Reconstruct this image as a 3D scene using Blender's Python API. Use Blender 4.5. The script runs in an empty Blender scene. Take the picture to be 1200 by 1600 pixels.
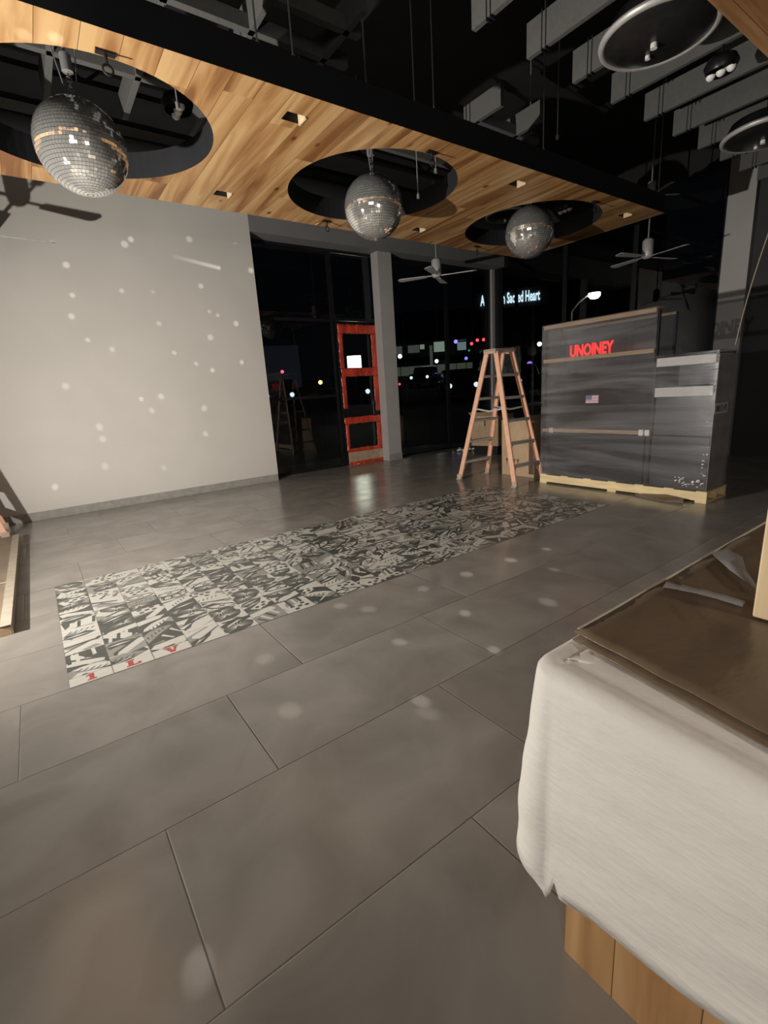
import bpy, bmesh, math, random
from mathutils import Vector, Matrix, noise

random.seed(7)
SC = bpy.context.scene
COL = SC.collection
PI = math.pi

# ------------------------------------------------------------------ camera
CAM_H = 1.365
cam_d = bpy.data.cameras.new('camera')
cam_d.sensor_fit = 'VERTICAL'; cam_d.sensor_height = 24.0
cam_d.lens = 24.0 * 746.236 / 1600.0
cam_d.clip_start = 0.02; cam_d.clip_end = 400
cam = bpy.data.objects.new('camera', cam_d); COL.objects.link(cam)
right = Vector((0.80620504, -0.58823196, -0.06337653))
down = Vector((-0.19309105, -0.16035028, -0.96798948))
fwd = Vector((0.55923991, 0.79263544, -0.24285753))
m = Matrix.Identity(4)
for i in range(3):
    m[i][0] = right[i]; m[i][1] = -down[i]; m[i][2] = -fwd[i]
m[2][3] = CAM_H
cam.matrix_world = m
SC.camera = cam

# ------------------------------------------------------------------ exposure / world / lights
SC.view_settings.view_transform = 'Standard'
SC.view_settings.look = 'None'
SC.view_settings.exposure = 0.0
SC.view_settings.gamma = 1.0
SC.view_settings.use_curve_mapping = False
SC.cycles.max_bounces = 10
SC.cycles.transparent_max_bounces = 16
SC.cycles.sample_clamp_indirect = 2.0
SC.cycles.caustics_reflective = False
SC.cycles.caustics_refractive = False

w = bpy.data.worlds.new('night'); SC.world = w; w.use_nodes = True
w.node_tree.nodes['Background'].inputs[0].default_value = (0.30, 0.32, 0.40, 1)
w.node_tree.nodes['Background'].inputs[1].default_value = 0.009


def light(name, kind, loc, power, col=(1, 1, 1), aim=None, **kw):
    l = bpy.data.lights.new(name, kind); l.energy = power; l.color = col
    for k, v in kw.items(): setattr(l, k, v)
    o = bpy.data.objects.new(name, l); o.location = loc
    if aim is not None:
        o.rotation_euler = (Vector(aim) - Vector(loc)).to_track_quat('-Z', 'Y').to_euler()
    COL.objects.link(o)
    return o


# the work light standing low, left of the picture: the one strong lamp in the room.
# Its reflector throws less light steeply downwards (an elevation profile, as in a photometric file).
WL = (-1.6, 3.6, 1.09)
wl = light('work_light', 'SPOT', WL, 1180, (1.0, 0.935, 0.85), aim=(4.2, 4.7, 1.2), spot_size=math.radians(174), spot_blend=1.0, shadow_soft_size=0.035)
wl.data.use_nodes = True
_nt = wl.data.node_tree; _em = _nt.nodes['Emission']
_geo = _nt.nodes.new('ShaderNodeNewGeometry'); _sep = _nt.nodes.new('ShaderNodeSeparateXYZ'); _nt.links.new(_geo.outputs['Incoming'], _sep.inputs[0])
_mr = _nt.nodes.new('ShaderNodeMapRange'); _mr.inputs['From Min'].default_value = -0.60; _mr.inputs['From Max'].default_value = -0.08
_mr.inputs['To Min'].default_value = 0.35; _mr.inputs['To Max'].default_value = 1.0; _mr.interpolation_type = 'SMOOTHSTEP'
_nt.links.new(_sep.outputs[2], _mr.inputs['Value']); _nt.links.new(_mr.outputs[0], _em.inputs['Strength'])
# weak unseen area fill added for a general glow behind the camera
light('room_fill', 'AREA', (-2.6, -1.8, 2.6), 56, (1.0, 0.93, 0.85), aim=(2.0, 2.5, 0.8), shape='RECTANGLE', size=2.2, size_y=1.4)
light('side_fill', 'POINT', (1.3, -2.3, 1.95), 105, (1.0, 0.95, 0.87), shadow_soft_size=0.12)  # added point fill, no lamp stands here

# added spot lights imitating mirror-ball reflections on wall, floor and planks
WALL_GLINTS = [(0.64, 3.78), (0.65, 3.45), (0.75, 3.2), (0.75, 2.84), (0.69, 2.58), (0.82, 2.29), (1.09, 2.17), (1.48, 3.52), (1.57, 3.59), (1.34, 2.93), (1.74, 2.94), (1.75, 2.52), (2.35, 3.68), (2.42, 3.06), (2.49, 2.71), (2.61, 2.66), (2.45, 2.34), (1.89, 2.12), (3.03, 3.74), (3.23, 3.34), (2.88, 2.55), (0.46, 1.71), (1.34, 1.49), (1.61, 1.51), (1.45, 1.32), (0.75, 1.15), (0.76, 0.98), (0.72, 0.6), (0.09, 0.41), (2.2, 1.3), (2.16, 0.91), (1.48, 0.47), (2.18, 1.96), (2.41, 1.86), (2.89, 1.97)]
FLOOR_GLINTS = [(2.42, 2.41), (2.01, 2.43), (1.43, 2.6), (2.94, 2.01), (2.44, 1.71), (3.29, 2.33), (2.88, 2.37), (1.95, 1.96), (1.75, 1.55), (1.43, 1.96), (0.69, 1.82), (1.15, 1.4), (1.18, 1.48), (0.78, 2.31), (1.54, 2.43), (0.07, 1.03)]
_rg = random.Random(2)


def glint(src, dst, gain, width):
    src = Vector(src); dst = Vector(dst); D = (dst - src).length
    light('added_glint_spot', 'SPOT', src + (dst - src).normalized() * .36, gain * D * D, (1.0, 0.97, 0.9), aim=dst,
          spot_size=2 * math.atan(width / D), spot_blend=1.0, shadow_soft_size=0.0)


for gx, gz_ in WALL_GLINTS:
    glint((.655, 4.29, 3.10) if gx < 2.2 else (3.15, 4.30, 3.10), (gx, 7.75, gz_), _rg.uniform(5, 15), _rg.uniform(.04, .065))
for gx, gy in FLOOR_GLINTS:
    glint((.655, 4.29, 3.10) if gx < 1.6 else (3.15, 4.30, 3.10), (gx, gy, 0), _rg.uniform(6, 18), _rg.uniform(.045, .075))
for k in range(13):      # row of added spots forming the long streak high on the white wall
    glint((3.15, 4.30, 3.10), (2.10 + k * .052, 7.75, 3.43 - k * .008), 2 + 1.1 * k, .045)
for gx, gy in ((.36, 3.50), (.50, 3.45)):
    glint((.655, 4.60, 2.0), (gx, gy, 3.3), 14, .06)


# ------------------------------------------------------------------ helpers
def tag(o, label=None, cat=None, group=None, kind=None):
    if label: o['label'] = label
    if cat: o['category'] = cat
    if group: o['group'] = group
    if kind: o['kind'] = kind
    return o


def empty(name, loc=(0, 0, 0), rz=0.0, label=None, cat=None, group=None, kind=None):
    o = bpy.data.objects.new(name, None); o.empty_display_size = 0.1
    o.location = loc; o.rotation_euler = (0, 0, rz); COL.objects.link(o)
    return tag(o, label, cat, group, kind)


class MB:
    def __init__(self): self.v = []; self.f = []; self.mi = []; self.sm = []

    def add(self, vs, fs, mi=0, smooth=False):
        b = len(self.v); self.v += [tuple(x) for x in vs]
        for f in fs:
            self.f.append([b + i for i in f]); self.mi.append(mi); self.sm.append(smooth)
        return self

    def box(self, x0, x1, y0, y1, z0, z1, mi=0, M=None):
        vs = [Vector((x, y, z)) for z in (z0, z1) for y in (y0, y1) for x in (x0, x1)]
        if M is not None: vs = [M @ v for v in vs]
        return self.add(vs, [(0, 2, 3, 1), (4, 5, 7, 6), (0, 1, 5, 4), (2, 6, 7, 3), (0, 4, 6, 2), (1, 3, 7, 5)], mi)

    def bar(self, a, b, w, t, up=(0, 0, 1), mi=0):
        """rectangular bar from a to b; w is measured along up x dir, t along the other"""
        a = Vector(a); b = Vector(b); d = (b - a); L = d.length; d.normalize()
        s = d.cross(Vector(up))
        if s.length < 1e-5: s = Vector((1, 0, 0))
        s.normalize(); u = s.cross(d)
        M = Matrix((s, u, d)).transposed().to_4x4(); M.translation = a
        return self.box(-w / 2, w / 2, -t / 2, t / 2, 0, L, mi, M)

    def tube(self, a, b, r, r2=None, n=12, mi=0, caps=True):
        a = Vector(a); b = Vector(b); d = (b - a).normalized(); r2 = r if r2 is None else r2
        s = d.orthogonal().normalized(); u = d.cross(s)
        vs = []
        for p, rr in ((a, r), (b, r2)):
            for k in range(n):
                t = 2 * PI * k / n; vs.append(p + s * math.cos(t) * rr + u * math.sin(t) * rr)
        fs = [(k, (k + 1) % n, n + (k + 1) % n, n + k) for k in range(n)]
        self.add(vs, fs, mi, True)
        if caps: self.add(vs, [tuple(range(n))[::-1], tuple(range(n, 2 * n))], mi)
        return self

    def path(self, pts, r, n=8, mi=0):
        for a, b in zip(pts[:-1], pts[1:]): self.tube(a, b, r, n=n, mi=mi)
        return self

    def lathe(self, prof, c=(0, 0, 0), n=32, mi=0, M=None, smooth=True):
        c = Vector(c); vs = []
        for (r, z) in prof:
            for k in range(n):
                t = 2 * PI * k / n; p = Vector((r * math.cos(t), r * math.sin(t), z))
                vs.append((M @ p if M is not None else p) + c)
        fs = []
        for i in range(len(prof) - 1):
            for k in range(n):
                k2 = (k + 1) % n; fs.append((i * n + k, i * n + k2, (i + 1) * n + k2, (i + 1) * n + k))
        return self.add(vs, fs, mi, smooth)

    def torus(self, R, r, c=(0, 0, 0), n=40, k=10, mi=0, M=None):
        prof = [(R + r * math.cos(2 * PI * j / k), r * math.sin(2 * PI * j / k)) for j in range(k + 1)]
        return self.lathe(prof, c, n, mi, M)

    def prism(self, poly, z0, z1, mi=0, M=None):
        n = len(poly)
        vs = [Vector((x, y, z)) for z in (z0, z1) for x, y in poly]
        if M is not None: vs = [M @ v for v in vs]
        fs = [tuple(range(n))[::-1], tuple(range(n, 2 * n))] + [(k, (k + 1) % n, n + (k + 1) % n, n + k) for k in range(n)]
        return self.add(vs, fs, mi)

    def flat(self, poly, z, mi=0):
        return self.add([(x, y, z) for x, y in poly], [tuple(range(len(poly)))], mi)

    def build(self, name, mats, parent=None, bevel=0, loc=None, seg=2, recalc=True):
        me = bpy.data.meshes.new(name); me.from_pydata(self.v, [], self.f)
        if not isinstance(mats, (list, tuple)): mats = [mats]
        for x in mats: me.materials.append(x)
        me.polygons.foreach_set('material_index', self.mi)
        me.polygons.foreach_set('use_smooth', self.sm)
        me.update()
        if recalc:
            bm = bmesh.new(); bm.from_mesh(me); bmesh.ops.recalc_face_normals(bm, faces=bm.faces); bm.to_mesh(me); bm.free()
        o = bpy.data.objects.new(name, me); COL.objects.link(o)
        if parent: o.parent = parent
        if loc: o.location = loc
        if bevel:
            b = o.modifiers.new('bevel', 'BEVEL'); b.width = bevel; b.segments = seg; b.limit_method = 'ANGLE'; b.angle_limit = math.radians(40)
        return o


def dup(root, name=None):
    r = root.copy(); COL.objects.link(r)
    for ch in list(root.children):
        c = ch.copy(); COL.objects.link(c); c.parent = r
        for g in list(ch.children):
            d = g.copy(); COL.objects.link(d); d.parent = c
    return r


def mat(name, col, rough=0.5, metal=0.0, spec=0.5, noise_amt=0.0, noise_scale=8.0, bump=0.0, bump_scale=60.0,
        emit=None, emit_s=0.0, coat=0.0, stretch=(1, 1, 1), col2=None):
    mt = bpy.data.materials.new(name); mt.use_nodes = True; nt = mt.node_tree; N = nt.nodes; L = nt.links
    b = N['Principled BSDF']
    b.inputs['Roughness'].default_value = rough; b.inputs['Metallic'].default_value = metal
    b.inputs['Specular IOR Level'].default_value = spec; b.inputs['Coat Weight'].default_value = coat
    c1 = (*col, 1); c2 = (*(col2 or [x * (1 - noise_amt) for x in col]), 1)
    tc = N.new('ShaderNodeTexCoord'); mp = N.new('ShaderNodeMapping'); mp.inputs['Scale'].default_value = stretch
    L.new(tc.outputs['Object'], mp.inputs[0])
    nz = N.new('ShaderNodeTexNoise'); nz.inputs['Scale'].default_value = noise_scale; nz.inputs['Detail'].default_value = 6
    L.new(mp.outputs[0], nz.inputs['Vector'])
    rp = N.new('ShaderNodeValToRGB'); rp.color_ramp.elements[0].position = 0.35; rp.color_ramp.elements[1].position = 0.65
    rp.color_ramp.elements[0].color = c2; rp.color_ramp.elements[1].color = c1
    L.new(nz.outputs['Fac'], rp.inputs[0]); L.new(rp.outputs[0], b.inputs['Base Color'])
    if bump:
        n2 = N.new('ShaderNodeTexNoise'); n2.inputs['Scale'].default_value = bump_scale; n2.inputs['Detail'].default_value = 4
        L.new(mp.outputs[0], n2.inputs['Vector'])
        bp = N.new('ShaderNodeBump'); bp.inputs['Strength'].default_value = bump; bp.inputs['Distance'].default_value = 0.01
        L.new(n2.outputs['Fac'], bp.inputs['Height']); L.new(bp.outputs[0], b.inputs['Normal'])
    if emit:
        b.inputs['Emission Color'].default_value = (*emit, 1); b.inputs['Emission Strength'].default_value = emit_s
    return mt


def text_mesh(name, s, size, mats, parent=None, extrude=0.005, offset=0.0, M=None, sx=1.0):
    cu = bpy.data.curves.new(name, 'FONT'); cu.body = s; cu.size = size; cu.extrude = extrude; cu.offset = offset
    cu.align_x = 'LEFT'; cu.resolution_u = 3
    t = bpy.data.objects.new('tmp', cu); COL.objects.link(t)
    dg = bpy.context.evaluated_depsgraph_get()
    me = bpy.data.meshes.new_from_object(t.evaluated_get(dg)); me.name = name
    bpy.data.objects.remove(t); bpy.data.curves.remove(cu)
    for v in me.vertices: v.co.x *= sx
    if M is not None: me.transform(M)
    me.materials.clear(); me.materials.append(mats)
    o = bpy.data.objects.new(name, me); COL.objects.link(o)
    if parent: o.parent = parent
    return o


# ------------------------------------------------------------------ materials
def floor_material():
    mt = bpy.data.materials.new('large porcelain floor tiles'); mt.use_nodes = True; nt = mt.node_tree; N = nt.nodes; L = nt.links
    b = N['Principled BSDF']
    geo = N.new('ShaderNodeNewGeometry'); sep = N.new('ShaderNodeSeparateXYZ'); L.new(geo.outputs['Position'], sep.inputs[0])

    def mth(op, a, bb=None, c=None):
        n = N.new('ShaderNodeMath'); n.operation = op
        for i, x in enumerate((a, bb, c)):
            if x is None: continue
            if isinstance(x, (int, float)): n.inputs[i].default_value = x
            else: L.new(x, n.inputs[i])
        return n.outputs[0]
    h = 0.6075; wdt = 1.22
    ry = mth('DIVIDE', mth('SUBTRACT', sep.outputs[1], 0.91), h)
    row = mth('FLOOR', ry); fy = mth('MULTIPLY', mth('SUBTRACT', ry, row), h)
    rx = mth('DIVIDE', mth('SUBTRACT', mth('SUBTRACT', sep.outputs[0], 0.10), mth('MULTIPLY', row, wdt / 3)), wdt)
    cx = mth('FLOOR', rx); fx = mth('MULTIPLY', mth('SUBTRACT', rx, cx), wdt)
    dx = mth('MINIMUM', fx, mth('SUBTRACT', wdt, fx)); dy = mth('MINIMUM', fy, mth('SUBTRACT', h, fy))
    d = mth('MINIMUM', dx, dy)
    g = mth('LESS_THAN', d, 0.0017)
    cell = N.new('ShaderNodeCombineXYZ'); L.new(row, cell.inputs[0]); L.new(cx, cell.inputs[1])
    wn = N.new('ShaderNodeTexWhiteNoise'); wn.noise_dimensions = '3D'; L.new(cell.outputs[0], wn.inputs['Vector'])
    off = N.new('ShaderNodeVectorMath'); off.operation = 'MULTIPLY_ADD'; off.inputs[1].default_value = (9, 9, 9)
    L.new(wn.outputs['Color'], off.inputs[0]); L.new(geo.outputs['Position'], off.inputs[2])
    n1 = N.new('ShaderNodeTexNoise'); n1.inputs['Scale'].default_value = 2.6; n1.inputs['Detail'].default_value = 7; n1.inputs['Distortion'].default_value = 0.6
    L.new(off.outputs[0], n1.inputs['Vector'])
    rp = N.new('ShaderNodeValToRGB'); e = rp.color_ramp.elements
    e[0].position = 0.33; e[0].color = (0.245, 0.228, 0.206, 1); e[1].position = 0.68; e[1].color = (0.345, 0.326, 0.298, 1)
    L.new(n1.outputs['Fac'], rp.inputs[0])
    hs = N.new('ShaderNodeHueSaturation'); L.new(rp.outputs[0], hs.inputs['Color'])
    L.new(mth('MULTIPLY_ADD', wn.outputs['Value'], 0.12, 0.94), hs.inputs['Value'])
    mx = N.new('ShaderNodeMix'); mx.data_type = 'RGBA'; L.new(g, mx.inputs['Factor'])
    L.new(hs.outputs[0], mx.inputs['A']); mx.inputs['B'].default_value = (0.165, 0.155, 0.14, 1)
    L.new(mx.outputs['Result'], b.inputs['Base Color'])
    n2 = N.new('ShaderNodeTexNoise'); n2.inputs['Scale'].default_value = 5; n2.inputs['Detail'].default_value = 5
    L.new(geo.outputs['Position'], n2.inputs['Vector'])
    L.new(mth('MULTIPLY_ADD', n2.outputs['Fac'], 0.14, 0.13), b.inputs['Roughness'])
    b.inputs['Specular IOR Level'].default_value = 0.6
    bp = N.new('ShaderNodeBump'); bp.inputs['Strength'].default_value = 0.6; bp.inputs['Distance'].default_value = 0.003
    L.new(mth('MULTIPLY', mth('MINIMUM', d, 0.004), 250.0), bp.inputs['Height'])
    n3 = N.new('ShaderNodeTexNoise'); n3.inputs['Scale'].default_value = 1.3; L.new(geo.outputs['Position'], n3.inputs['Vector'])
    bp2 = N.new('ShaderNodeBump'); bp2.inputs['Strength'].default_value = 0.25; bp2.inputs['Distance'].default_value = 0.01
    L.new(n3.outputs['Fac'], bp2.inputs['Height']); L.new(bp.outputs[0], bp2.inputs['Normal'])
    L.new(bp2.outputs[0], b.inputs['Normal'])
    return mt


def plank_material(name, axis, width, c_lo, c_mid, c_hi, knots=True):
    """boards running along 'axis' ('x','y','z'); width measured along the other direction(s)"""
    mt = bpy.data.materials.new(name); mt.use_nodes = True; nt = mt.node_tree; N = nt.nodes; L = nt.links
    b = N['Principled BSDF']; b.inputs['Roughness'].default_value = 0.42; b.inputs['Specular IOR Level'].default_value = 0.35
    geo = N.new('ShaderNodeNewGeometry'); sep = N.new('ShaderNodeSeparateXYZ'); L.new(geo.outputs['Position'], sep.inputs[0])

    def mth(op, a, bb=None, c=None):
        n = N.new('ShaderNodeMath'); n.operation = op
        for i, x in enumerate((a, bb, c)):
            if x is None: continue
            if isinstance(x, (int, float)): n.inputs[i].default_value = x
            else: L.new(x, n.inputs[i])
        return n.outputs[0]
    al = {'x': 0, 'y': 1, 'z': 2}[axis]
    if axis == 'y': ac = sep.outputs[0]
    elif axis == 'x': ac = sep.outputs[1]
    else: ac = mth('ADD', sep.outputs[0], sep.outputs[1])
    u = mth('DIVIDE', ac, width); pi_ = mth('FLOOR', u); fu = mth('SUBTRACT', u, pi_)
    wn = N.new('ShaderNodeTexWhiteNoise'); wn.noise_dimensions = '1D'; L.new(pi_, wn.inputs['W'])
    v = mth('DIVIDE', mth('ADD', sep.outputs[al], mth('MULTIPLY', wn.outputs['Value'], 3.0)), 2.6)
    vi = mth('FLOOR', v)
    cell = N.new('ShaderNodeCombineXYZ'); L.new(pi_, cell.inputs[0]); L.new(vi, cell.inputs[1])
    w2 = N.new('ShaderNodeTexWhiteNoise'); w2.noise_dimensions = '3D'; L.new(cell.outputs[0], w2.inputs['Vector'])
    off = N.new('ShaderNodeVectorMath'); off.operation = 'MULTIPLY_ADD'; off.inputs[1].default_value = (7, 7, 7)
    L.new(w2.outputs['Color'], off.inputs[0])
    st = N.new('ShaderNodeVectorMath'); st.operation = 'MULTIPLY'
    s = [7.0, 7.0, 7.0]; s[al] = 0.55
    st.inputs[1].default_value = s; L.new(geo.outputs['Position'], st.inputs[0]); L.new(st.outputs[0], off.inputs[2])
    n1 = N.new('ShaderNodeTexNoise'); n1.inputs['Scale'].default_value = 1.0; n1.inputs['Detail'].default_value = 6; n1.inputs['Distortion'].default_value = 1.2
    L.new(off.outputs[0], n1.inputs['Vector'])
    f = mth('ADD', mth('MULTIPLY', w2.outputs['Value'], 0.55), mth('MULTIPLY', mth('SUBTRACT', n1.outputs['Fac'], 0.5), 2.6))
    f = mth('ADD', f, 0.2)
    rp = N.new('ShaderNodeValToRGB'); e = rp.color_ramp.elements
    e[0].position = 0.0; e[0].color = (*c_lo, 1); e[1].position = 0.85; e[1].color = (*c_hi, 1)
    em = e.new(0.4); em.color = (*c_mid, 1)
    L.new(f, rp.inputs[0])
    out = rp.outputs[0]
    if knots:
        k = N.new('ShaderNodeTexVoronoi'); k.inputs['Scale'].default_value = 1.0
        ks = N.new('ShaderNodeVectorMath'); ks.operation = 'MULTIPLY'; q = [5.0, 5.0, 5.0]; q[al] = 2.4
        ks.inputs[1].default_value = q; L.new(geo.outputs['Position'], ks.inputs[0]); L.new(ks.outputs[0], k.inputs['Vector'])
        kk = N.new('ShaderNodeMapRange'); kk.inputs['From Min'].default_value = 0.05; kk.inputs['From Max'].default_value = 0.13
        kk.inputs['To Min'].default_value = 1; kk.inputs['To Max'].default_value = 0; L.new(k.outputs['Distance'], kk.inputs['Value'])
        mk = N.new('ShaderNodeMix'); mk.data_type = 'RGBA'; L.new(kk.outputs[0], mk.inputs['Factor'])
        L.new(out, mk.inputs['A']); mk.inputs['B'].default_value = (c_lo[0] * .35, c_lo[1] * .3, c_lo[2] * .3, 1)
        out = mk.outputs['Result']
    gp = mth('LESS_THAN', mth('MINIMUM', fu, mth('SUBTRACT', 1.0, fu)), 0.008)
    mg = N.new('ShaderNodeMix'); mg.data_type = 'RGBA'; L.new(gp, mg.inputs['Factor'])
    L.new(out, mg.inputs['A']); mg.inputs['B'].default_value = (c_lo[0] * .5, c_lo[1] * .5, c_lo[2] * .5, 1)
    L.new(mg.outputs['Result'], b.inputs['Base Color'])
    bp = N.new('ShaderNodeBump'); bp.inputs['Strength'].default_value = 0.15; bp.inputs['Distance'].default_value = 0.003
    L.new(n1.outputs['Fac'], bp.inputs['Height']); L.new(bp.outputs[0], b.inputs['Normal'])
    return mt


def sheet_glass(name, tint=(0.75, 0.78, 0.8), rough=0.0, ior=1.5, haze=0.0, haze_col=(0.6, 0.6, 0.62), gloss_boost=0.0, streak=None):
    mt = bpy.data.materials.new(name); mt.use_nodes = True; nt = mt.node_tree; N = nt.nodes; L = nt.links
    N.remove(N['Principled BSDF']); out = N['Material Output']
    tr = N.new('ShaderNodeBsdfTransparent'); tr.inputs[0].default_value = (*tint, 1)
    gl = N.new('ShaderNodeBsdfGlossy'); gl.inputs['Roughness'].default_value = rough
    geo = N.new('ShaderNodeNewGeometry'); dt = N.new('ShaderNodeVectorMath'); dt.operation = 'DOT_PRODUCT'
    L.new(geo.outputs['Incoming'], dt.inputs[0]); L.new(geo.outputs['Normal'], dt.inputs[1])

    def mth(op, *a):
        n = N.new('ShaderNodeMath'); n.operation = op
        for i, x in enumerate(a):
            if isinstance(x, (int, float)): n.inputs[i].default_value = x
            else: L.new(x, n.inputs[i])
        return n.outputs[0]
    fac = mth('MULTIPLY_ADD', mth('POWER', mth('SUBTRACT', 1.0, mth('ABSOLUTE', dt.outputs['Value'])), 5.0), 0.94, 0.045)
    if gloss_boost:
        a = N.new('ShaderNodeMath'); a.operation = 'ADD'; a.inputs[1].default_value = gloss_boost; L.new(fac, a.inputs[0]); fac = a.outputs[0]
    mx = N.new('ShaderNodeMixShader'); L.new(fac, mx.inputs[0]); L.new(tr.outputs[0], mx.inputs[1]); L.new(gl.outputs[0], mx.inputs[2])
    last = mx.outputs[0]
    if haze:
        df = N.new('ShaderNodeBsdfDiffuse'); df.inputs[0].default_value = (*haze_col, 1)
        m2 = N.new('ShaderNodeMixShader')
        if streak:
            tc = N.new('ShaderNodeTexCoord'); mp = N.new('ShaderNodeMapping'); mp.inputs['Scale'].default_value = streak
            mp.inputs['Rotation'].default_value = (0.12, 0, 0)
            L.new(tc.outputs['Object'], mp.inputs[0])
            nz = N.new('ShaderNodeTexNoise'); nz.inputs['Scale'].default_value = 1.0; nz.inputs['Detail'].default_value = 5; nz.inputs['Distortion'].default_value = 1.0
            L.new(mp.outputs[0], nz.inputs['Vector'])
            mr = N.new('ShaderNodeMapRange'); mr.inputs['From Min'].default_value = 0.42; mr.inputs['From Max'].default_value = 0.75
            mr.inputs['To Min'].default_value = haze * 0.25; mr.inputs['To Max'].default_value = haze * 2.4
            L.new(nz.outputs['Fac'], mr.inputs['Value']); L.new(mr.outputs[0], m2.inputs[0])
            bp = N.new('ShaderNodeBump'); bp.inputs['Strength'].default_value = 0.6; bp.inputs['Distance'].default_value = 0.02
            L.new(nz.outputs['Fac'], bp.inputs['Height']); L.new(bp.outputs[0], gl.inputs['Normal'])
        else: m2.inputs[0].default_value = haze
        L.new(last, m2.inputs[1]); L.new(df.outputs[0], m2.inputs[2]); last = m2.outputs[0]
    L.new(last, out.inputs['Surface'])
    return mt


M_floor = floor_material()
M_wall = mat('warm white wall paint', (0.60, 0.575, 0.535), 0.6, noise_amt=0.05, noise_scale=1.5, bump=0.05, bump_scale=90)
M_base = mat('grey porcelain baseboard', (0.33, 0.32, 0.295), 0.4, noise_amt=0.2, noise_scale=14)
M_grey = mat('grey painted column', (0.42, 0.41, 0.40), 0.6, noise_amt=0.06, noise_scale=3)
M_beam = mat('grey painted bulkhead', (0.21, 0.21, 0.21), 0.6, noise_amt=0.08, noise_scale=3)
M_dark = mat('dark painted wall', (0.035, 0.036, 0.04), 0.7, noise_amt=0.2, noise_scale=2)
M_deck = mat('black painted deck', (0.012, 0.012, 0.013), 0.8, noise_amt=0.3, noise_scale=3)
M_fascia = mat('black fascia paint', (0.010, 0.011, 0.015), 0.75, noise_amt=0.2, noise_scale=5)
M_planks = plank_material('hickory ceiling planks', 'y', 0.2, (0.20, 0.085, 0.028), (0.37, 0.20, 0.078), (0.52, 0.335, 0.155))
M_planks2 = plank_material('hickory counter planks', 'z', 0.17, (0.33, 0.17, 0.07), (0.46, 0.26, 0.115), (0.56, 0.34, 0.165), knots=False)
M_slat = mat('grey felt baffle', (0.105, 0.105, 0.10), 0.85, noise_amt=0.12, noise_scale=30)
M_blackmetal = mat('black aluminium frame', (0.015, 0.015, 0.017), 0.35, metal=0.3, noise_amt=0.2)
M_steel = mat('brushed steel', (0.55, 0.55, 0.55), 0.3, metal=1.0, noise_amt=0.15, noise_scale=30)
M_alu = mat('dull aluminium', (0.55, 0.54, 0.53), 0.42, metal=0.3, noise_amt=0.15, noise_scale=20)
M_chrome = mat('chrome', (0.8, 0.8, 0.8), 0.08, metal=1.0)
M_mirror = mat('mirror tile', (0.95, 0.96, 0.93), 0.05, metal=0.84)
M_core = mat('ball core', (0.03, 0.03, 0.03), 0.5)
M_glass = sheet_glass('window glass', (0.55, 0.58, 0.6), 0.0)
M_film = sheet_glass('stretch film', (0.86, 0.86, 0.88), 0.12, haze=0.11, gloss_boost=0.06, streak=(0.6, 0.5, 5.0))
M_red = mat('red protective film', (0.72, 0.085, 0.04), 0.3, noise_amt=0.45, noise_scale=9, bump=0.5, bump_scale=25, coat=0.3, stretch=(1, 1, 0.4), col2=(0.38, 0.035, 0.02))
M_tan = mat('tan protective board', (0.5, 0.36, 0.24), 0.5, noise_amt=0.25, noise_scale=10)
M_card = mat('corrugated cardboard', (0.52, 0.37, 0.235), 0.75, noise_amt=0.15, noise_scale=6, bump=0.1, bump_scale=50)
M_card_dk = mat('cardboard printing and shade', (0.10, 0.06, 0.04), 0.8)
M_fibre = mat('orange fibreglass', (0.86, 0.50, 0.34), 0.4, noise_amt=0.12, noise_scale=25)
M_rubber = mat('pale rubber shoe', (0.55, 0.42, 0.34), 0.7, noise_amt=0.2)
M_pallet = mat('pallet pine', (0.88, 0.70, 0.40), 0.65, noise_amt=0.2, noise_scale=4, stretch=(6, 0.8, 6))
M_rail = mat('light wood rail', (0.50, 0.34, 0.2), 0.5, noise_amt=0.3, noise_scale=6, stretch=(8, 0.7, 8))
M_post = mat('pine post', (0.80, 0.62, 0.38), 0.6, noise_amt=0.2, noise_scale=5, stretch=(8, 8, 0.6))
M_case = mat('charcoal cabinet panel', (0.05, 0.05, 0.055), 0.3, noise_amt=0.3, noise_scale=1.5)
M_case2 = mat('dark glass panel', (0.05, 0.045, 0.045), 0.15, noise_amt=0.4, noise_scale=2)
M_foam = mat('white packing foam', (0.80, 0.80, 0.77), 0.7, noise_amt=0.08, noise_scale=30, bump=0.3, bump_scale=60)
M_redtxt = mat('red neon stand-in', (0.8, 0.03, 0.03), 0.4, emit=(1.0, 0.04, 0.04), emit_s=0.9)
M_white = mat('white label', (0.92, 0.92, 0.9), 0.5)
M_ink = mat('label print', (0.08, 0.08, 0.08), 0.6)
M_pink = mat('faded pink decal', (0.75, 0.45, 0.50), 0.5)
M_blue = mat('faded blue decal', (0.25, 0.2, 0.35), 0.5)
M_brown = mat('brown floor protection paper', (0.19, 0.138, 0.09), 0.34, noise_amt=0.25, noise_scale=4, bump=0.5, bump_scale=7, spec=0.6, stretch=(1, 2.2, 1))
M_brownL = mat('tan paper covering', (0.30, 0.235, 0.175), 0.55, noise_amt=0.2, noise_scale=5, bump=0.3, bump_scale=12)
M_tape = mat('beige masking tape', (0.50, 0.44, 0.35), 0.6, noise_amt=0.15, noise_scale=12)
M_cable = mat('grey steel cable', (0.35, 0.35, 0.35), 0.4, metal=0.5)
M_blackcable = mat('black cable', (0.01, 0.01, 0.01), 0.6)
M_cord = mat('beige cord', (0.5, 0.42, 0.3), 0.6)
M_lens = mat('glint white lens', (0.9, 0.9, 0.88), 0.3, coat=1.0)
M_dome = mat('smoked dome', (0.018, 0.018, 0.018), 0.3, noise_amt=0.3, noise_scale=20)
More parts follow.
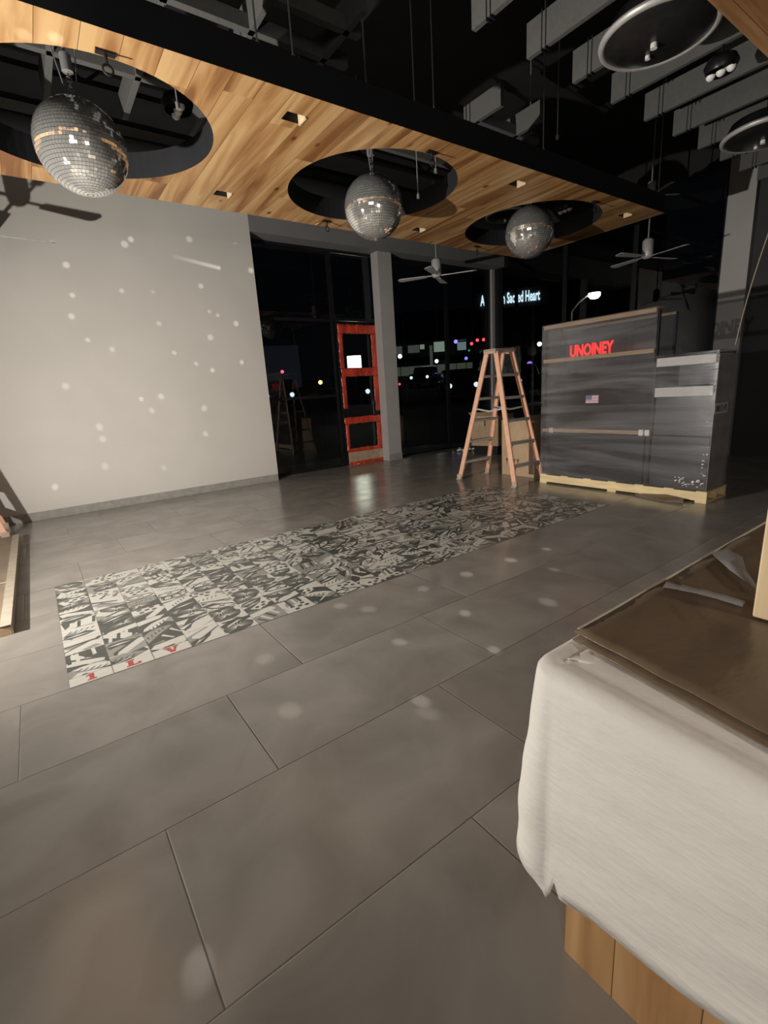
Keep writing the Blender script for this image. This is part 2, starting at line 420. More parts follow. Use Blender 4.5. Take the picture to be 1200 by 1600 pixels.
M_inlay_w = mat('white tile glaze', (0.60, 0.59, 0.54), 0.28, noise_amt=0.06, noise_scale=12)
M_inlay_m = mat('grey tile glaze', (0.30, 0.30, 0.275), 0.28, noise_amt=0.15, noise_scale=12)
M_inlay_d = mat('dark tile glaze', (0.095, 0.10, 0.09), 0.28, noise_amt=0.2, noise_scale=12)
M_inlay_r = mat('faded red tile glaze', (0.45, 0.075, 0.075), 0.3)
M_grout = mat('grey grout', (0.20, 0.19, 0.175), 0.8)
M_asphalt = mat('asphalt', (0.04, 0.04, 0.04), 0.85, noise_amt=0.3, noise_scale=2)
M_bldg = mat('dark masonry', (0.05, 0.05, 0.055), 0.8, noise_amt=0.2)
M_bldg2 = mat('concrete parking deck', (0.2, 0.21, 0.16), 0.8, noise_amt=0.2)
M_car = mat('dark car paint', (0.02, 0.022, 0.03), 0.25, coat=0.6)
M_tyre = mat('tyre', (0.01, 0.01, 0.01), 0.8)
M_leaf = mat('dark foliage', (0.012, 0.018, 0.01), 0.9, noise_amt=0.4)


def emis(name, col, s):
    return mat(name, (0, 0, 0), 0.5, emit=col, emit_s=s)


# ------------------------------------------------------------------ room shell
def struct(name, mb, mats, **k):
    o = mb.build(name, mats, **k); o['kind'] = 'structure'; return o


struct('floor', MB().box(-5, 9.35, -4, 8.3, -0.12, 0), M_floor)
struct('ceiling', MB().box(-5, 9.35, -4, 8.3, 4.95, 5.05), M_deck)
struct('wall_left', MB().box(-5, 3.28, 7.75, 8.2, 0, 4.95), M_wall)
struct('baseboard_left', MB().box(-5, 3.27, 7.738, 7.75, 0, 0.112), M_base, bevel=0.002)
M_rearwall = mat('grey rear wall paint', (0.30, 0.28, 0.26), 0.6, noise_amt=0.1, noise_scale=2)
struct('wall_rear', MB().box(-5.1, -5, -4, 8.2, 0, 4.95), M_rearwall)
struct('wall_right', MB().box(-5, 3.0, -4.1, -4, 0, 4.95), M_rearwall)
struct('wall_far_right', MB().box(3.0, 9.35, -4.1, -4, 0, 4.95), M_dark)
# bulkhead over the glass, columns
struct('trim_1', MB().box(3.28, 9.3, 7.75, 8.2, 3.9, 4.95), M_beam)
cl = struct('wall_back_column', MB().box(5.76, 6.08, 7.84, 8.06, 0, 3.9), M_grey); cl.name = 'trim_2'
struct('baseboard_back', MB().box(5.752, 6.088, 7.83, 7.84, 0, 0.13), M_base, bevel=0.002)
struct('trim_3', MB().box(9.05, 9.17, 8.0, 8.09, 0, 3.9), M_alu, bevel=0.01)
struct('trim_4', MB().box(9.1, 9.5, 3.05, 3.41, 0, 4.95), M_grey)
struct('trim_5', MB().box(9.15, 9.35, 3.41, 8.2, 4.35, 4.95), M_deck)
struct('wall_back', MB().box(9.2, 9.35, -4, 3.05, 0, 4.95), M_dark)


def window(n, plane, a0, a1, zs, pos, thick=0.05, fw=0.05):
    """glass bay; plane 'y' (wall facing -y) or 'x'; a0..a1 along the other axis, zs = horizontal bars"""
    root = empty('window_%d' % n, (0, 0, 0), kind='structure')
    f = MB()

    def bx(b, s0, s1, z0, z1, p0, p1, mi=0):
        if plane == 'y': b.box(s0, s1, p0, p1, z0, z1, mi)
        else: b.box(p0, p1, s0, s1, z0, z1, mi)
    z0, z1 = zs[0], zs[-1]
    bx(f, a0, a0 + fw, z0, z1, pos, pos + thick); bx(f, a1 - fw, a1, z0, z1, pos, pos + thick)
    for i, z in enumerate(zs):
        lo = z if i == 0 else (z - fw if i == len(zs) - 1 else z - fw / 2)
        bx(f, a0 + fw, a1 - fw, lo, lo + fw, pos, pos + thick)
    f.build('window_frame', M_blackmetal, root, bevel=0.003)
    for i in range(len(zs) - 1):
        g = MB(); bx(g, a0 + fw * .8, a1 - fw * .8, zs[i] + fw * .4, zs[i + 1] - fw * .4, pos + thick * .4, pos + thick * .55)
        g.build('window_pane', M_glass, root)
    return root


window(1, 'y', 3.28, 4.84, (0.0, 1.36, 2.70, 3.9), 8.08)
window(2, 'y', 4.84, 5.90, (2.70, 3.9), 8.08)
window(3, 'y', 6.08, 7.70, (0.0, 3.9), 8.08)
window(4, 'y', 7.70, 8.985, (0.0, 3.9), 8.08, fw=0.045)
struct('trim_6', MB().box(8.985, 9.05, 8.05, 8.14, 0, 3.9).box(9.15, 9.2, 7.84, 8.0, 0, 4.35), M_blackmetal)
window(5, 'x', 6.2, 7.84, (0.0, 4.35), 9.16, fw=0.045)
window(6, 'x', 4.8, 6.2, (0.0, 4.35), 9.16, fw=0.045)
window(7, 'x', 3.41, 4.8, (0.0, 4.35), 9.16, fw=0.045)

# door: black aluminium stile-and-rail door with red film on its rails
door = empty('door_1', (4.88, 8.08, 0), kind='structure')
W = 1.0
MB().box(0, 0.05, 0, .06, 0, 2.7).box(W - 0.02, W + .02, 0, .06, 0, 2.7).build('door_jamb', M_blackmetal, door, bevel=0.003)
d = MB()
d.box(0.05, 0.12, .005, .05, 0.02, 2.62).box(0.78, 0.97, .005, .05, 0.02, 2.62)
for z0, z1 in ((0.02, 0.30), (0.90, 1.15), (1.70, 1.86), (2.48, 2.64)): d.box(0.12, 0.78, .005, .05, z0, z1)
d.build('door_leaf', M_blackmetal, door, bevel=0.004)
for z0, z1 in ((0.30, 0.90), (1.15, 1.70), (1.86, 2.48)):
    MB().box(0.12, 0.78, .024, .030, z0, z1).build('door_pane', M_glass, door)


def film_strip(x0, x1, z0, z1, seed):
    """wrinkled self-adhesive film lying 3 mm proud of the door face"""
    rnd = random.Random(seed); nx = max(2, int((x1 - x0) / .03)); nz = max(2, int((z1 - z0) / .03)); b = MB(); vs = []
    for j in range(nz + 1):
        for i in range(nx + 1):
            e = 0.008 if (i in (0, nx) or j in (0, nz)) else 0
            vs.append((x0 + (x1 - x0) * i / nx + rnd.uniform(-e, e), -0.004 - rnd.uniform(0, 0.008), z0 + (z1 - z0) * j / nz + rnd.uniform(-e, e)))
    fs = [(j * (nx + 1) + i, j * (nx + 1) + i + 1, (j + 1) * (nx + 1) + i + 1, (j + 1) * (nx + 1) + i) for j in range(nz) for i in range(nx)]
    b.add(vs, fs, 0, True)
    o = b.build('red_film', M_red, door)
    s = o.modifiers.new('s', 'SOLIDIFY'); s.thickness = 0.001
    return o


for k, q in enumerate(((0.03, 0.96, 2.48, 2.64), (0.04, 0.96, 1.70, 1.85), (0.03, 0.13, 1.10, 1.70), (0.775, 0.97, 1.02, 1.70), (0.03, 0.13, 1.85, 2.48), (0.775, 0.97, 1.85, 2.48),
                       (0.03, 0.97, 0.80, 0.93), (0.04, 0.12, 0.28, 0.80), (0.775, 0.99, 0.06, 0.80), (0.06, 0.96, 0.25, 0.325), (0.05, 0.96, -0.0, 0.06))):
    film_strip(*q, k)
MB().box(0.06, 0.955, -0.012, 0.004, 0.06, 0.25).build('kick_plate', M_tan, door, bevel=0.002)
MB().tube((0.70, -0.05, 0.95), (0.70, -0.05, 1.22), 0.012).tube((0.70, -0.05, 0.97), (0.70, 0.01, 0.97), 0.008).tube((0.70, -0.05, 1.2), (0.70, 0.01, 1.2), 0.008).build('door_handle', M_blackmetal, door)
# outer ledge / sidewalk edge lit outside left bay is part of the ground

# ------------------------------------------------------------------ inlaid patterned tiles
T = 0.2032; GX0, GY0 = -0.105, 2.735; NX, NY = 25, 9
inl = MB()
rt = random.Random(11)


def place(poly, ox, oy, ang=0, s=1.0, cx=.5, cy=.5):
    c, sn = math.cos(ang), math.sin(ang); out = []
    for x, y in poly:
        x0 = (x - .5) * s; y0 = (y - .5) * s
        u = min(0.994, max(0.006, cx + x0 * c - y0 * sn)); v = min(0.994, max(0.006, cy + x0 * sn + y0 * c))
        out.append((ox + u * T, oy + v * T))
    return out


def blob(n, rx, ry, cx=.5, cy=.5, wob=0.0, r=None):
    r = r or rt
    return [(cx + rx * math.cos(2 * PI * k / n) * (1 + wob * math.sin(3 * 2 * PI * k / n + 1)), cy + ry * math.sin(2 * PI * k / n) * (1 + wob * math.cos(2 * 2 * PI * k / n))) for k in range(n)]


def tile(ox, oy, ymin=0.0):
    Z = 0.0016
    base = rt.choice((0, 1, 2, 2, 0, 1)); other = {0: 2, 1: 0, 2: 0}[base]
    inl.flat([(ox + .006 * T, oy + (ymin + .006) * T), (ox + .994 * T, oy + (ymin + .006) * T), (ox + .994 * T, oy + .994 * T), (ox + .006 * T, oy + .994 * T)], Z, base)
    lay = [Z]

    def P(poly, mi, ang=0, s=1, cx=.5, cy=.5):
        lay[0] += 0.00008; s = s * 1.25 if s < 1 else s
        q = place(poly, ox, oy, ang, s, cx, cy)
        if ymin: q = [(x, max(y, oy + (ymin + .012) * T)) for x, y in q]
        inl.flat(q, lay[0], mi)
    # a big diagonal field
    a = rt.choice((0.6, 0.9, -0.7, 2.4, 0.3))
    P([(-.1, rt.uniform(.3, .6)), (.45, rt.uniform(.35, .6)), (1.1, rt.uniform(.3, .6)), (1.1, 1.1), (-.1, 1.1)], other if rt.random() < .6 else 1, a, 1.0)
    for k in range(2):
        kind = rt.randrange(8); ang = rt.uniform(-.5, .9) + (PI if rt.random() < .5 else 0); cx = rt.uniform(.3, .7); cy = .28 + .45 * k + rt.uniform(-.05, .05)
        hi = 0 if rt.random() < .7 else 1
        if kind == 0:      # eye with lashes
            P([(.0, .5), (.2, .64), (.5, .72), (.8, .64), (1, .5), (.8, .38), (.5, .33), (.2, .38)], 2, ang, .95, cx, cy)
            P([(.12, .5), (.3, .6), (.5, .64), (.7, .6), (.88, .5), (.7, .42), (.5, .39), (.3, .42)], 0, ang, .95, cx, cy)
            for j in range(9):
                t = j / 8; x = .1 + .8 * t; P([(x, .62 + .1 * math.sin(PI * t)), (x + .04, .62 + .1 * math.sin(PI * t)), (x + .07 + (t - .5) * .3, .92), (x + .03 + (t - .5) * .3, .92)], 0 if j % 2 else 2, ang, .95, cx, cy)
            for q in (.8, -.8): P([(.5 - .12, .5 - .1 * q), (.5 - .08, .5 - .12 * q), (.5 + .12, .5 + .1 * q), (.5 + .08, .5 + .12 * q)], 2, ang, .8, cx, cy)
        elif kind == 1:    # rounded bar with dark shade bar under it
            P([(.0, .3), (.9, .3), (1, .42), (.9, .5), (.0, .5)], 2, ang, .9, cx, cy)
            P([(.05, .42), (.12, .38), (.8, .4), (1, .55), (.8, .66), (.12, .66), (.02, .6)], 0, ang, .95, cx, cy)
        elif kind == 2:    # burst
            P(blob(12, .45, .32, wob=.1), 2, ang, .9, cx, cy)
            for j in range(11):
                t = -0.3 + j * .36; c, s = math.cos(t), math.sin(t)
                P([(.5 + .05 * c - .015 * s, .5 + .05 * s + .015 * c), (.5 + .05 * c + .015 * s, .5 + .05 * s - .015 * c), (.5 + .42 * c, .5 + .36 * s)], 0, ang, .95, cx, cy)
        elif kind == 3:    # domino with pips
            P([(.05, .3), (.95, .22), (1, .68), (.1, .78)], 0, ang, .8, cx, cy)
            for px_, py_ in ((.3, .38), (.3, .62), (.7, .34), (.7, .6), (.5, .5)): P(blob(10, .09, .07, px_, py_), 2, ang, .8, cx, cy)
        elif kind == 4:    # feather / leaf
            P([(.0, .5), (.2, .66), (.5, .7), (.8, .64), (1.0, .5), (.7, .42), (.3, .4)], hi, ang, .95, cx, cy)
            for j in range(5): P([(.2 + .13 * j, .52), (.24 + .13 * j, .52), (.16 + .13 * j, .40), (.13 + .13 * j, .41)], 2, ang, .95, cx, cy)
        elif kind == 5:    # scissors-like two bars
            P([(.0, .35), (.95, .62), (.95, .7), (.0, .48)], hi, ang, .9, cx, cy)
            P([(.0, .65), (.95, .38), (.95, .30), (.0, .52)], 2, ang, .9, cx, cy)
            P(blob(10, .12, .09, .1, .6), 1, ang, .9, cx, cy)
        elif kind == 6:    # crescent / lip
            P([(.0, .45), (.25, .68), (.5, .6), (.75, .68), (1.0, .45), (.7, .34), (.3, .34)], 2, ang, .85, cx, cy)
            P([(.15, .48), (.5, .53), (.85, .48), (.5, .43)], 0, ang, .85, cx, cy)
        else:              # stripes
            for j in range(4): P([(.05 + .22 * j, .25), (.15 + .22 * j, .25), (.3 + .22 * j, .75), (.2 + .22 * j, .75)], (hi, 2)[j % 2], ang, .8, cx, cy)


inl.box(GX0 - .002, GX0 + NX * T + .002, GY0 - .002, GY0 + NY * T + .002, 0.0, 0.0012, 3)
for i in range(NX):
    for j in range(NY):
        if j == 0 and i < 3:
            tile(GX0 + i * T, GY0, 0.47)
            inl.flat([(GX0 + (i + .012) * T, GY0 + .012 * T), (GX0 + (i + .988) * T, GY0 + .012 * T), (GX0 + (i + .988) * T, GY0 + .47 * T), (GX0 + (i + .012) * T, GY0 + .47 * T)], 0.0016, 0)
        else: tile(GX0 + i * T, GY0 + j * T)
inlay = inl.build('patterned_tile_inlay', [M_inlay_w, M_inlay_m, M_inlay_d, M_grout], recalc=False)
tag(inlay, 'long strip of black, grey and white illustrated tiles set into the grey floor', 'floor tiles')
LT = {'1': [[(.28, 0), (.78, 0), (.78, .16), (.66, .16), (.66, 1), (.44, 1), (.22, .80), (.22, .68), (.40, .72), (.40, .16), (.28, .16)]],
      'L': [[(.08, 0), (.92, 0), (.92, .36), (.78, .36), (.72, .18), (.5, .18), (.5, .84), (.6, .84), (.6, 1), (.08, 1), (.08, .84), (.2, .84), (.2, .16), (.08, .16)]],
      'V': [[(.38, 0), (.62, 0), (.86, .84), (.98, .84), (.98, 1), (.60, 1), (.60, .84), (.68, .84), (.56, .32), (.42, .84), (.50, .84), (.50, 1), (.02, 1), (.02, .84), (.12, .84)]]}
for i, ch in enumerate('1LV'):
    b = MB(); s = .072
    for poly in LT[ch]: b.flat([(GX0 + (i + .5) * T - .043 + x * .086, GY0 + .045 * T + .0065 + y * s) for x, y in poly], 0.0024, 0)
    b.build('tile_letter', M_inlay_r, inlay, recalc=False)

# ------------------------------------------------------------------ plank ceiling canopy with round holes
HX = [-1.71, 0.73, 3.16, 5.62]; HY = 4.31; HR = 0.83
CZ0, CZ1 = 3.30, 3.50


def cyl_cutter(x, y, r, z0, z1, n=72):
    return MB().lathe([(0.0001, z0), (r, z0), (r, z1), (0.0001, z1)], (x, y, 0), n, smooth=False)


slab = MB().box(-2.93, 6.85, 3.25, 5.42, CZ0, CZ1)
# material 0 planks (underside), 1 black (everything else)
slab.mi = [0, 1, 1, 1, 1, 1]
can = slab.build('plank_canopy', [M_planks, M_fascia])
tag(can, 'long suspended wood plank ceiling canopy with round cut-outs and black fascia', 'ceiling panel')
cut = MB()
for x in HX:
    n = 72; vs = []; z0, z1 = CZ0 - .1, CZ1 + .1
    for z in (z0, z1):
        for k in range(n): t = 2 * PI * k / n; vs.append((x + HR * math.cos(t), HY + HR * math.sin(t), z))
    cut.add(vs, [tuple(range(n))[::-1], tuple(range(n, 2 * n))] + [(k, (k + 1) % n, n + (k + 1) % n, n + k) for k in range(n)], 1)
SLOTS = [(1.93, 3.53), (1.90, 5.02), (4.36, 5.03), (4.38, 3.53), (6.42, 3.52), (-0.5, 3.53), (-0.5, 5.02)]
for x, y in SLOTS: cut.box(x - .075, x + .075, y - .055, y + .055, CZ0 - .1, CZ0 + .09, 1)
co = cut.build('cutter', [M_planks, M_fascia])
bo = can.modifiers.new('b', 'BOOLEAN'); bo.operation = 'DIFFERENCE'; bo.object = co; bo.solver = 'EXACT'
dg = bpy.context.evaluated_depsgraph_get()
me = bpy.data.meshes.new_from_object(can.evaluated_get(dg)); can.modifiers.clear(); can.data = me; me.name = 'plank_canopy'
bpy.data.objects.remove(co)
# lining: raw wood lip in every slot
for x, y in SLOTS:
    b = MB().box(x + .062, x + .074, y - .053, y + .053, CZ0 - 0.012, CZ0 + .08)
    b.build('slot_lip', M_post, can)
# fascia rim standing above the slab edge
# clamps at the hole edges
clamp0 = None
nth = ('second', 'third', 'fourth')
for i, x in enumerate(HX[1:]):
    for j, (yy, where) in enumerate(((3.435, 'front'), (5.235, 'back'))):
        if clamp0 is None:
            clamp0 = empty('hanging_clamp', (0, 0, 0))
            MB().box(-.05, .05, -.02, .02, -.012, 0).tube((0, 0, -.012), (0, .0, -.06), .008).build('clamp_plate', M_blackmetal, clamp0)
            MB().torus(.026, .006, (0, 0, -.085), 16, 6, M=Matrix.Rotation(PI / 2, 4, 'X')).build('clamp_ring', M_blackcable, clamp0)
            c = clamp0
        else: c = dup(clamp0)
        c.location = (x, yy, CZ0)
        tag(c, 'black ring clamp under the canopy at the %s edge of the %s hole' % (where, ('left', 'middle', 'right')[i]), 'clamp', 'clamps under the canopy')
# suspension cables
cb0 = None
for x, y, z0, z1, lab in ((1.60, 3.31, 3.5, 4.95, 'leftmost thin steel cable rising from the black fascia'), (1.845, 3.31, 3.5, 4.95, 'thin steel cable rising from the fascia, second from the left'),
                          (4.49, 3.31, 3.5, 4.95, 'long steel cable rising from the fascia, left of a close pair'), (4.71, 3.31, 3.66, 4.95, 'long steel cable with a small weight, right of a close pair'),
                          (6.78, 3.31, 3.5, 4.95, 'thin steel cable rising from the right end of the canopy'), (3.52, 4.05, 3.2, 4.95, 'thin steel cable hanging through the middle round hole'), (3.74, 4.02, 3.45, 4.95, 'shorter steel cable hanging through the middle round hole'),
                          (1.27, 4.0, 3.4, 4.95, 'thin steel cable hanging through the left round hole')):
    b = MB().tube((x, y, z0), (x, y, z1), .006, n=8).tube((x, y, z0), (x, y, z0 + .04), .016, n=8)
    tag(b.build('suspension_cable', M_cable), lab, 'cable', 'canopy suspension cables')


# ------------------------------------------------------------------ mirror balls
def make_ball():
    root = empty('mirror_ball', (0, 0, 0))
    R = .288; rows = 40; b = MB(); rb = random.Random(3)
    for j in range(rows):
        la0 = -PI / 2 + PI * (j + .05) / rows; la1 = -PI / 2 + PI * (j + .95) / rows; lm = (la0 + la1) / 2
        n = max(4, int(round(2 * rows * math.cos(lm))))
        for k in range(n):
            lo0 = 2 * PI * (k + .03) / n; lo1 = 2 * PI * (k + .97) / n; lom = (lo0 + lo1) / 2
            c = Vector((math.cos(lm) * math.cos(lom), math.cos(lm) * math.sin(lom), math.sin(lm)))
            nn = (c + Vector((rb.uniform(-1, 1), rb.uniform(-1, 1), rb.uniform(-1, 1))) * .024).normalized()
            vs = []
            for la, lo in ((la0, lo0), (la0, lo1), (la1, lo1), (la1, lo0)):
                p = Vector((math.cos(la) * math.cos(lo), math.cos(la) * math.sin(lo), math.sin(la)))
                t = c.dot(nn) / p.dot(nn); vs.append(p * t * R)
            b.add(vs, [(0, 1, 2, 3)], 0)
    b.build('mirror_tiles', M_mirror, root, recalc=False)
    prof = [(max(.0005, (R - .006) * math.cos(-PI / 2 + PI * k / 24)), (R - .006) * math.sin(-PI / 2 + PI * k / 24)) for k in range(25)]
    MB().lathe(prof, n=48).build('ball_core', M_core, root)
    MB().lathe([(.0005, R + .022), (.03, R + .02), (.04, R - .004)], n=20).build('top_cap', M_chrome, root)
    ch = MB(); z = R + .02
    for k in range(5):
        ch.torus(.017, .0035, (0, 0, z + .016 + k * .027), 12, 6, M=Matrix.Rotation(PI / 2, 4, 'X') @ Matrix.Rotation(0, 4, 'Z') if k % 2 else Matrix.Rotation(PI / 2, 4, 'Y'))
    ch.build('chain', M_chrome, root)
    MB().tube((0, 0, R + .16), (0, 0, R + .26), .035, n=20).tube((0, 0, R + .26), (0, 0, 4.95 - 3.15), .009, n=8).build('motor_and_rod', M_cable, root)
    MB().tube((-.03, 0, R + .02), (-.14, .06, R + .75), .004, n=6).tube((.03, 0, R + .02), (.12, -.05, R + .75), .004, n=6).build('safety_wire', M_cable, root)
    return root


ball0 = make_ball()
for i, (x, lab) in enumerate(((.655, 'large mirror ball hanging in the left round hole, nearest the camera'), (3.15, 'mirror ball hanging in the middle round hole of the wood canopy'), (5.37, 'mirror ball hanging in the right round hole, farthest from the camera'))):
    o = ball0 if i == 0 else dup(ball0)
    o.location = (x, (4.29, 4.30, 4.14)[i], 3.145 if i < 2 else 3.145); o.rotation_euler.z = i * .7
    tag(o, lab, 'mirror ball', 'mirror balls under the canopy')

# ------------------------------------------------------------------ ceiling baffles
b0 = None
ordn = ['first', 'second', 'third', 'fourth', 'fifth', 'sixth', 'seventh', 'eighth', 'ninth', 'tenth', 'eleventh', 'twelfth']
for k in range(10):
    x = 3.09 + .61 * k
    if b0 is None:
        b0 = empty('ceiling_baffle'); MB().box(-.022, .022, -3.5, 2.88, 3.82, 4.05).build('baffle_board', M_slat, b0, bevel=.003)
        MB().box(-.026, .026, 2.70, 2.708, 3.8, 4.07).box(-.026, .026, 2.735, 2.743, 3.8, 4.07).build('baffle_strap', M_blackcable, b0); o = b0
    else: o = dup(b0)
    o.location = (x, 0, 0)
    tag(o, 'grey ceiling baffle in front of the canopy, %s from the left of its row' % ordn[k], 'ceiling baffle', 'baffles in front of the canopy')
b1 = None
for k in (0, 1, 2, 3, 4, 5, 8, 9):
    x = -.57 + .61 * k
    if b1 is None:
        b1 = empty('ceiling_baffle'); MB().box(-.025, .025, 3.35, 5.6, 4.0, 4.2).build('baffle_board', M_slat, b1, bevel=.003); o = b1
    else: o = dup(b1)
    o.location = (x, 0, 0)
    if k > 5: o.scale.y = .22; o.location.y = 2.92
    tag(o, 'grey ceiling baffle above the wood canopy, %s from the left' % ((ordn[:6] + ['', '', 'seventh', 'eighth'])[k]), 'ceiling baffle', 'baffles above the canopy')
for y, x0, x1, lab in ((3.95, 1.2, 2.7, 'short grey cross rail behind the fascia at the top left'), (3.60, 1.9, 2.6, 'shortest grey cross rail behind the fascia at the top left'), (3.99, 4.3, 5.3, 'grey cross rail behind the fascia above the middle ball'), (4.9, .2, 6, 'long grey cross rail above the round holes')):
    tag(MB().box(x0, x1, y - .03, y + .03, 4.0, 4.1).build('cross_rail', M_slat, bevel=.003), lab, 'ceiling rail', 'cross rails above the canopy')
# black roof joists and duct
for k, y in enumerate((-1.5, .3, 2.1, 6.0)):
    jb = MB().box(-4.9, 9.2, y - .04, y + .04, 4.86, 4.94).box(-4.9, 9.2, y - .04, y + .04, 4.4, 4.45)
    for q in range(26):
        xa = -4.9 + q * .54; jb.bar((xa, y, 4.43 if q % 2 else 4.88), (xa + .54, y, 4.88 if q % 2 else 4.43), .025, .025)
    tag(jb.build('roof_joist', M_deck), 'black open-web steel roof joist, %s from the front of the room' % ordn[k], 'roof joist', 'black roof joists')
tag(MB().tube((-4.9, 7.38, 4.45), (9.0, 7.38, 4.45), .2, n=24).build('air_duct', M_deck), 'black round air duct running above the glass wall', 'duct')

# round domed fixtures with a chrome rim
dm0 = None
for i, (x, y, z, s, lab) in enumerate(((3.99, 2.02, 3.63, 1.0, 'large round ceiling dome with a bright rim at the top right of the picture'), (6.40, 2.12, 3.60, 1.0, 'round ceiling dome with a rim at the right edge, beyond the nearer large dome'),
                                       (6.10, 5.10, 3.72, .8, 'round ceiling dome seen through the right round hole'))):
    if dm0 is None:
        dm0 = empty('dome_fixture')
        MB().torus(.355, .024, (0, 0, 0), 56, 10).build('rim', M_alu, dm0)
        MB().lathe([(.35, .0), (.33, -.02), (.27, -.045), (.18, -.062), (.08, -.07), (.0005, -.072)], n=48).build('dome_lens', M_dome, dm0)
        MB().lathe([(.36, 0), (.30, .12), (.1, .16), (.0005, .16)], n=40).tube((0, 0, .15), (0, 0, 1.2), .015).build('housing', M_blackmetal, dm0)
        MB().tube((-.05, 0, -.066), (-.05, 0, -.10), .022).build('sensor', M_foam, dm0); MB().tube((.05, .09, -.060), (.05, .09, -.09), .017).build('sensor', M_foam, dm0); o = dm0
    else: o = dup(dm0)
    o.location = (x, y, z); o.scale = (s, s, s)
    tag(o, lab, 'ceiling fixture', 'domed ceiling fixtures')
sp0 = None
for i, (x, y, z, lab) in enumerate(((4.92, 1.98, 3.64, 'small chrome three-lens spotlight between the grey baffles at the top right'), (6.5, 4.42, 3.63, 'chrome three-lens spotlight seen through the right round hole'), (1.40, 4.42, 3.60, 'chrome three-lens spotlight seen through the left round hole'))):
    if sp0 is None:
        sp0 = empty('spotlight_cluster')
        MB().lathe([(.10, .0), (.12, .05), (.10, .09), (.0005, .09)], n=28).tube((0, 0, .08), (0, 0, 1.2), .008).build('spot_housing', M_blackmetal, sp0)
        for q in (-1, 0, 1):
            pr = [(max(.0005, .034 * math.cos(a)), -.034 * math.sin(a)) for a in [0, .3, .6, .9, 1.2, PI / 2]]
            MB().lathe(pr, (0, q * .072, .005), 16).build('spot_lens', M_lens, sp0)  # white lens colour stands in for bright reflected glints
        o = sp0
    else: o = dup(sp0)
    o.location = (x, y, z)
    tag(o, lab, 'spotlight', 'small ceiling spotlights')


# ------------------------------------------------------------------ ceiling fans
def make_fan():
    r = empty('ceiling_fan')
    MB().lathe([(.0005, -.16), (.05, -.16), (.075, -.13), (.08, -.10), (.08, .10), (.05, .13), (.0005, .135)], n=28).build('fan_motor', M_alu, r)
    MB().tube((0, 0, .13), (0, 0, 1.9), .012).build('downrod', M_cable, r)
    for a in (1.35, -.75, 2.95, -2.2 + 1.4):
        pass
    for k in range(4):
        a = .25 + k * PI / 2
        Mx = Matrix.Rotation(a, 4, 'Z') @ Matrix.Rotation(.14, 4, 'X')
        MB().box(.07, .20, -.014, .014, -.135, -.125, 0, Mx).prism([(.18, -.045), (.62, -.07), (.66, -.04), (.66, .04), (.62, .07), (.18, .045)], -.137, -.129, 0, Mx).build('fan_blade', M_alu, r, bevel=.002)
    return r


fan0 = make_fan()
for i, (x, y, z, rz, s, lab) in enumerate(((5.62, 6.1, 3.22, .35, .95, 'silver ceiling fan in front of the glass wall beside the middle ball'), (7.95, 3.98, 3.21, 1.1, .95, 'silver ceiling fan hanging past the right end of the wood canopy'),
                                           (7.35, 3.68, 3.80, .8, .62, 'small dark ceiling fan high above the right end of the canopy'), (-.10, 6.71, 3.33, -.12, 1.06, 'silver ceiling fan beyond the left edge that shades the white wall'))):
    o = fan0 if i == 0 else dup(fan0)
    o.location = (x, y, z); o.rotation_euler.z = rz; o.scale = (s, s, s if i != 2 else .62)
    tag(o, lab, 'ceiling fan', 'ceiling fans')


# ------------------------------------------------------------------ step ladders
def make_ladder(name='step_ladder', H=1.83):
    r = empty(name)
    fx, fy, tx, ty = .315, .525, .17, .075

    def P(sx, sy, z, inset=0.0):
        t = z / H; return Vector((sx * (fx + (tx - fx) * t - inset), sy * (fy + (ty - fy) * t), z))
    for sy in (-1, 1):
        for sx in (-1, 1):
            a, b = P(sx, sy, .045), P(sx, sy, H - .03)
            mb = MB(); dv = (b - a).normalized(); up = Vector((1, 0, 0)) - dv * dv.x; up.normalize(); sd = dv.cross(up)
            Mx = Matrix((sd, up, dv)).transposed().to_4x4(); Mx.translation = a; L = (b - a).length
            mb.box(-.036, .036, -.003, .003, 0, L, 0, Mx)
            mb.box(-.036, -.031, -.022 if sx > 0 else 0, 0 if sx > 0 else .022, 0, L, 0, Mx)
            mb.box(.031, .036, -.022 if sx > 0 else 0, 0 if sx > 0 else .022, 0, L, 0, Mx)
            mb.build('rail', M_fibre, r, bevel=.002)
            f = MB(); q = P(sx, sy, 0); f.box(q.x - .028, q.x + .028, q.y - .045, q.y + .045, 0, .014).box(q.x - .012, q.x + .018, q.y - .04, q.y + .04, .014, .075)
            f.build('foot', M_rubber, r, bevel=.004)
        for k in range(1, 6):
            z = .305 * k - .02; a, b = P(-1, sy, z), P(1, sy, z)
            s = MB().box(a.x + .004, b.x - .004, a.y - .038, a.y + .038, z - .006, z + .002).box(a.x + .004, b.x - .004, a.y - .038, a.y - .034, z - .035, z).box(a.x + .004, b.x - .004, a.y + .034, a.y + .038, z - .035, z)
            if k in (1, 2):
                for sg in (-1, 1): s.bar((sg * (b.x - .01), a.y, z - .13), (sg * (b.x - .12), a.y, z - .01), .016, .006)
            s.build('step', M_alu, r)
    MB().box(-.205, .205, -.105, .105, H - .012, H + .012).box(-.205, .205, -.105, -.098, H - .04, H).box(-.205, .205, .098, .105, H - .04, H).box(-.205, -.198, -.1, .1, H - .05, H).box(.198, .205, -.1, .1, H - .05, H).build('top_cap', M_rubber, r, bevel=.004)
    for sx in (-1, 1):
        a, b = P(sx, -1, 1.05, .01), P(sx, 1, 1.05, .01); m_ = (a + b) / 2 - Vector((0, 0, .04))
        MB().bar(a, m_, .006, .022).bar(m_, b, .006, .022).build('spreader', M_alu, r)
    return r


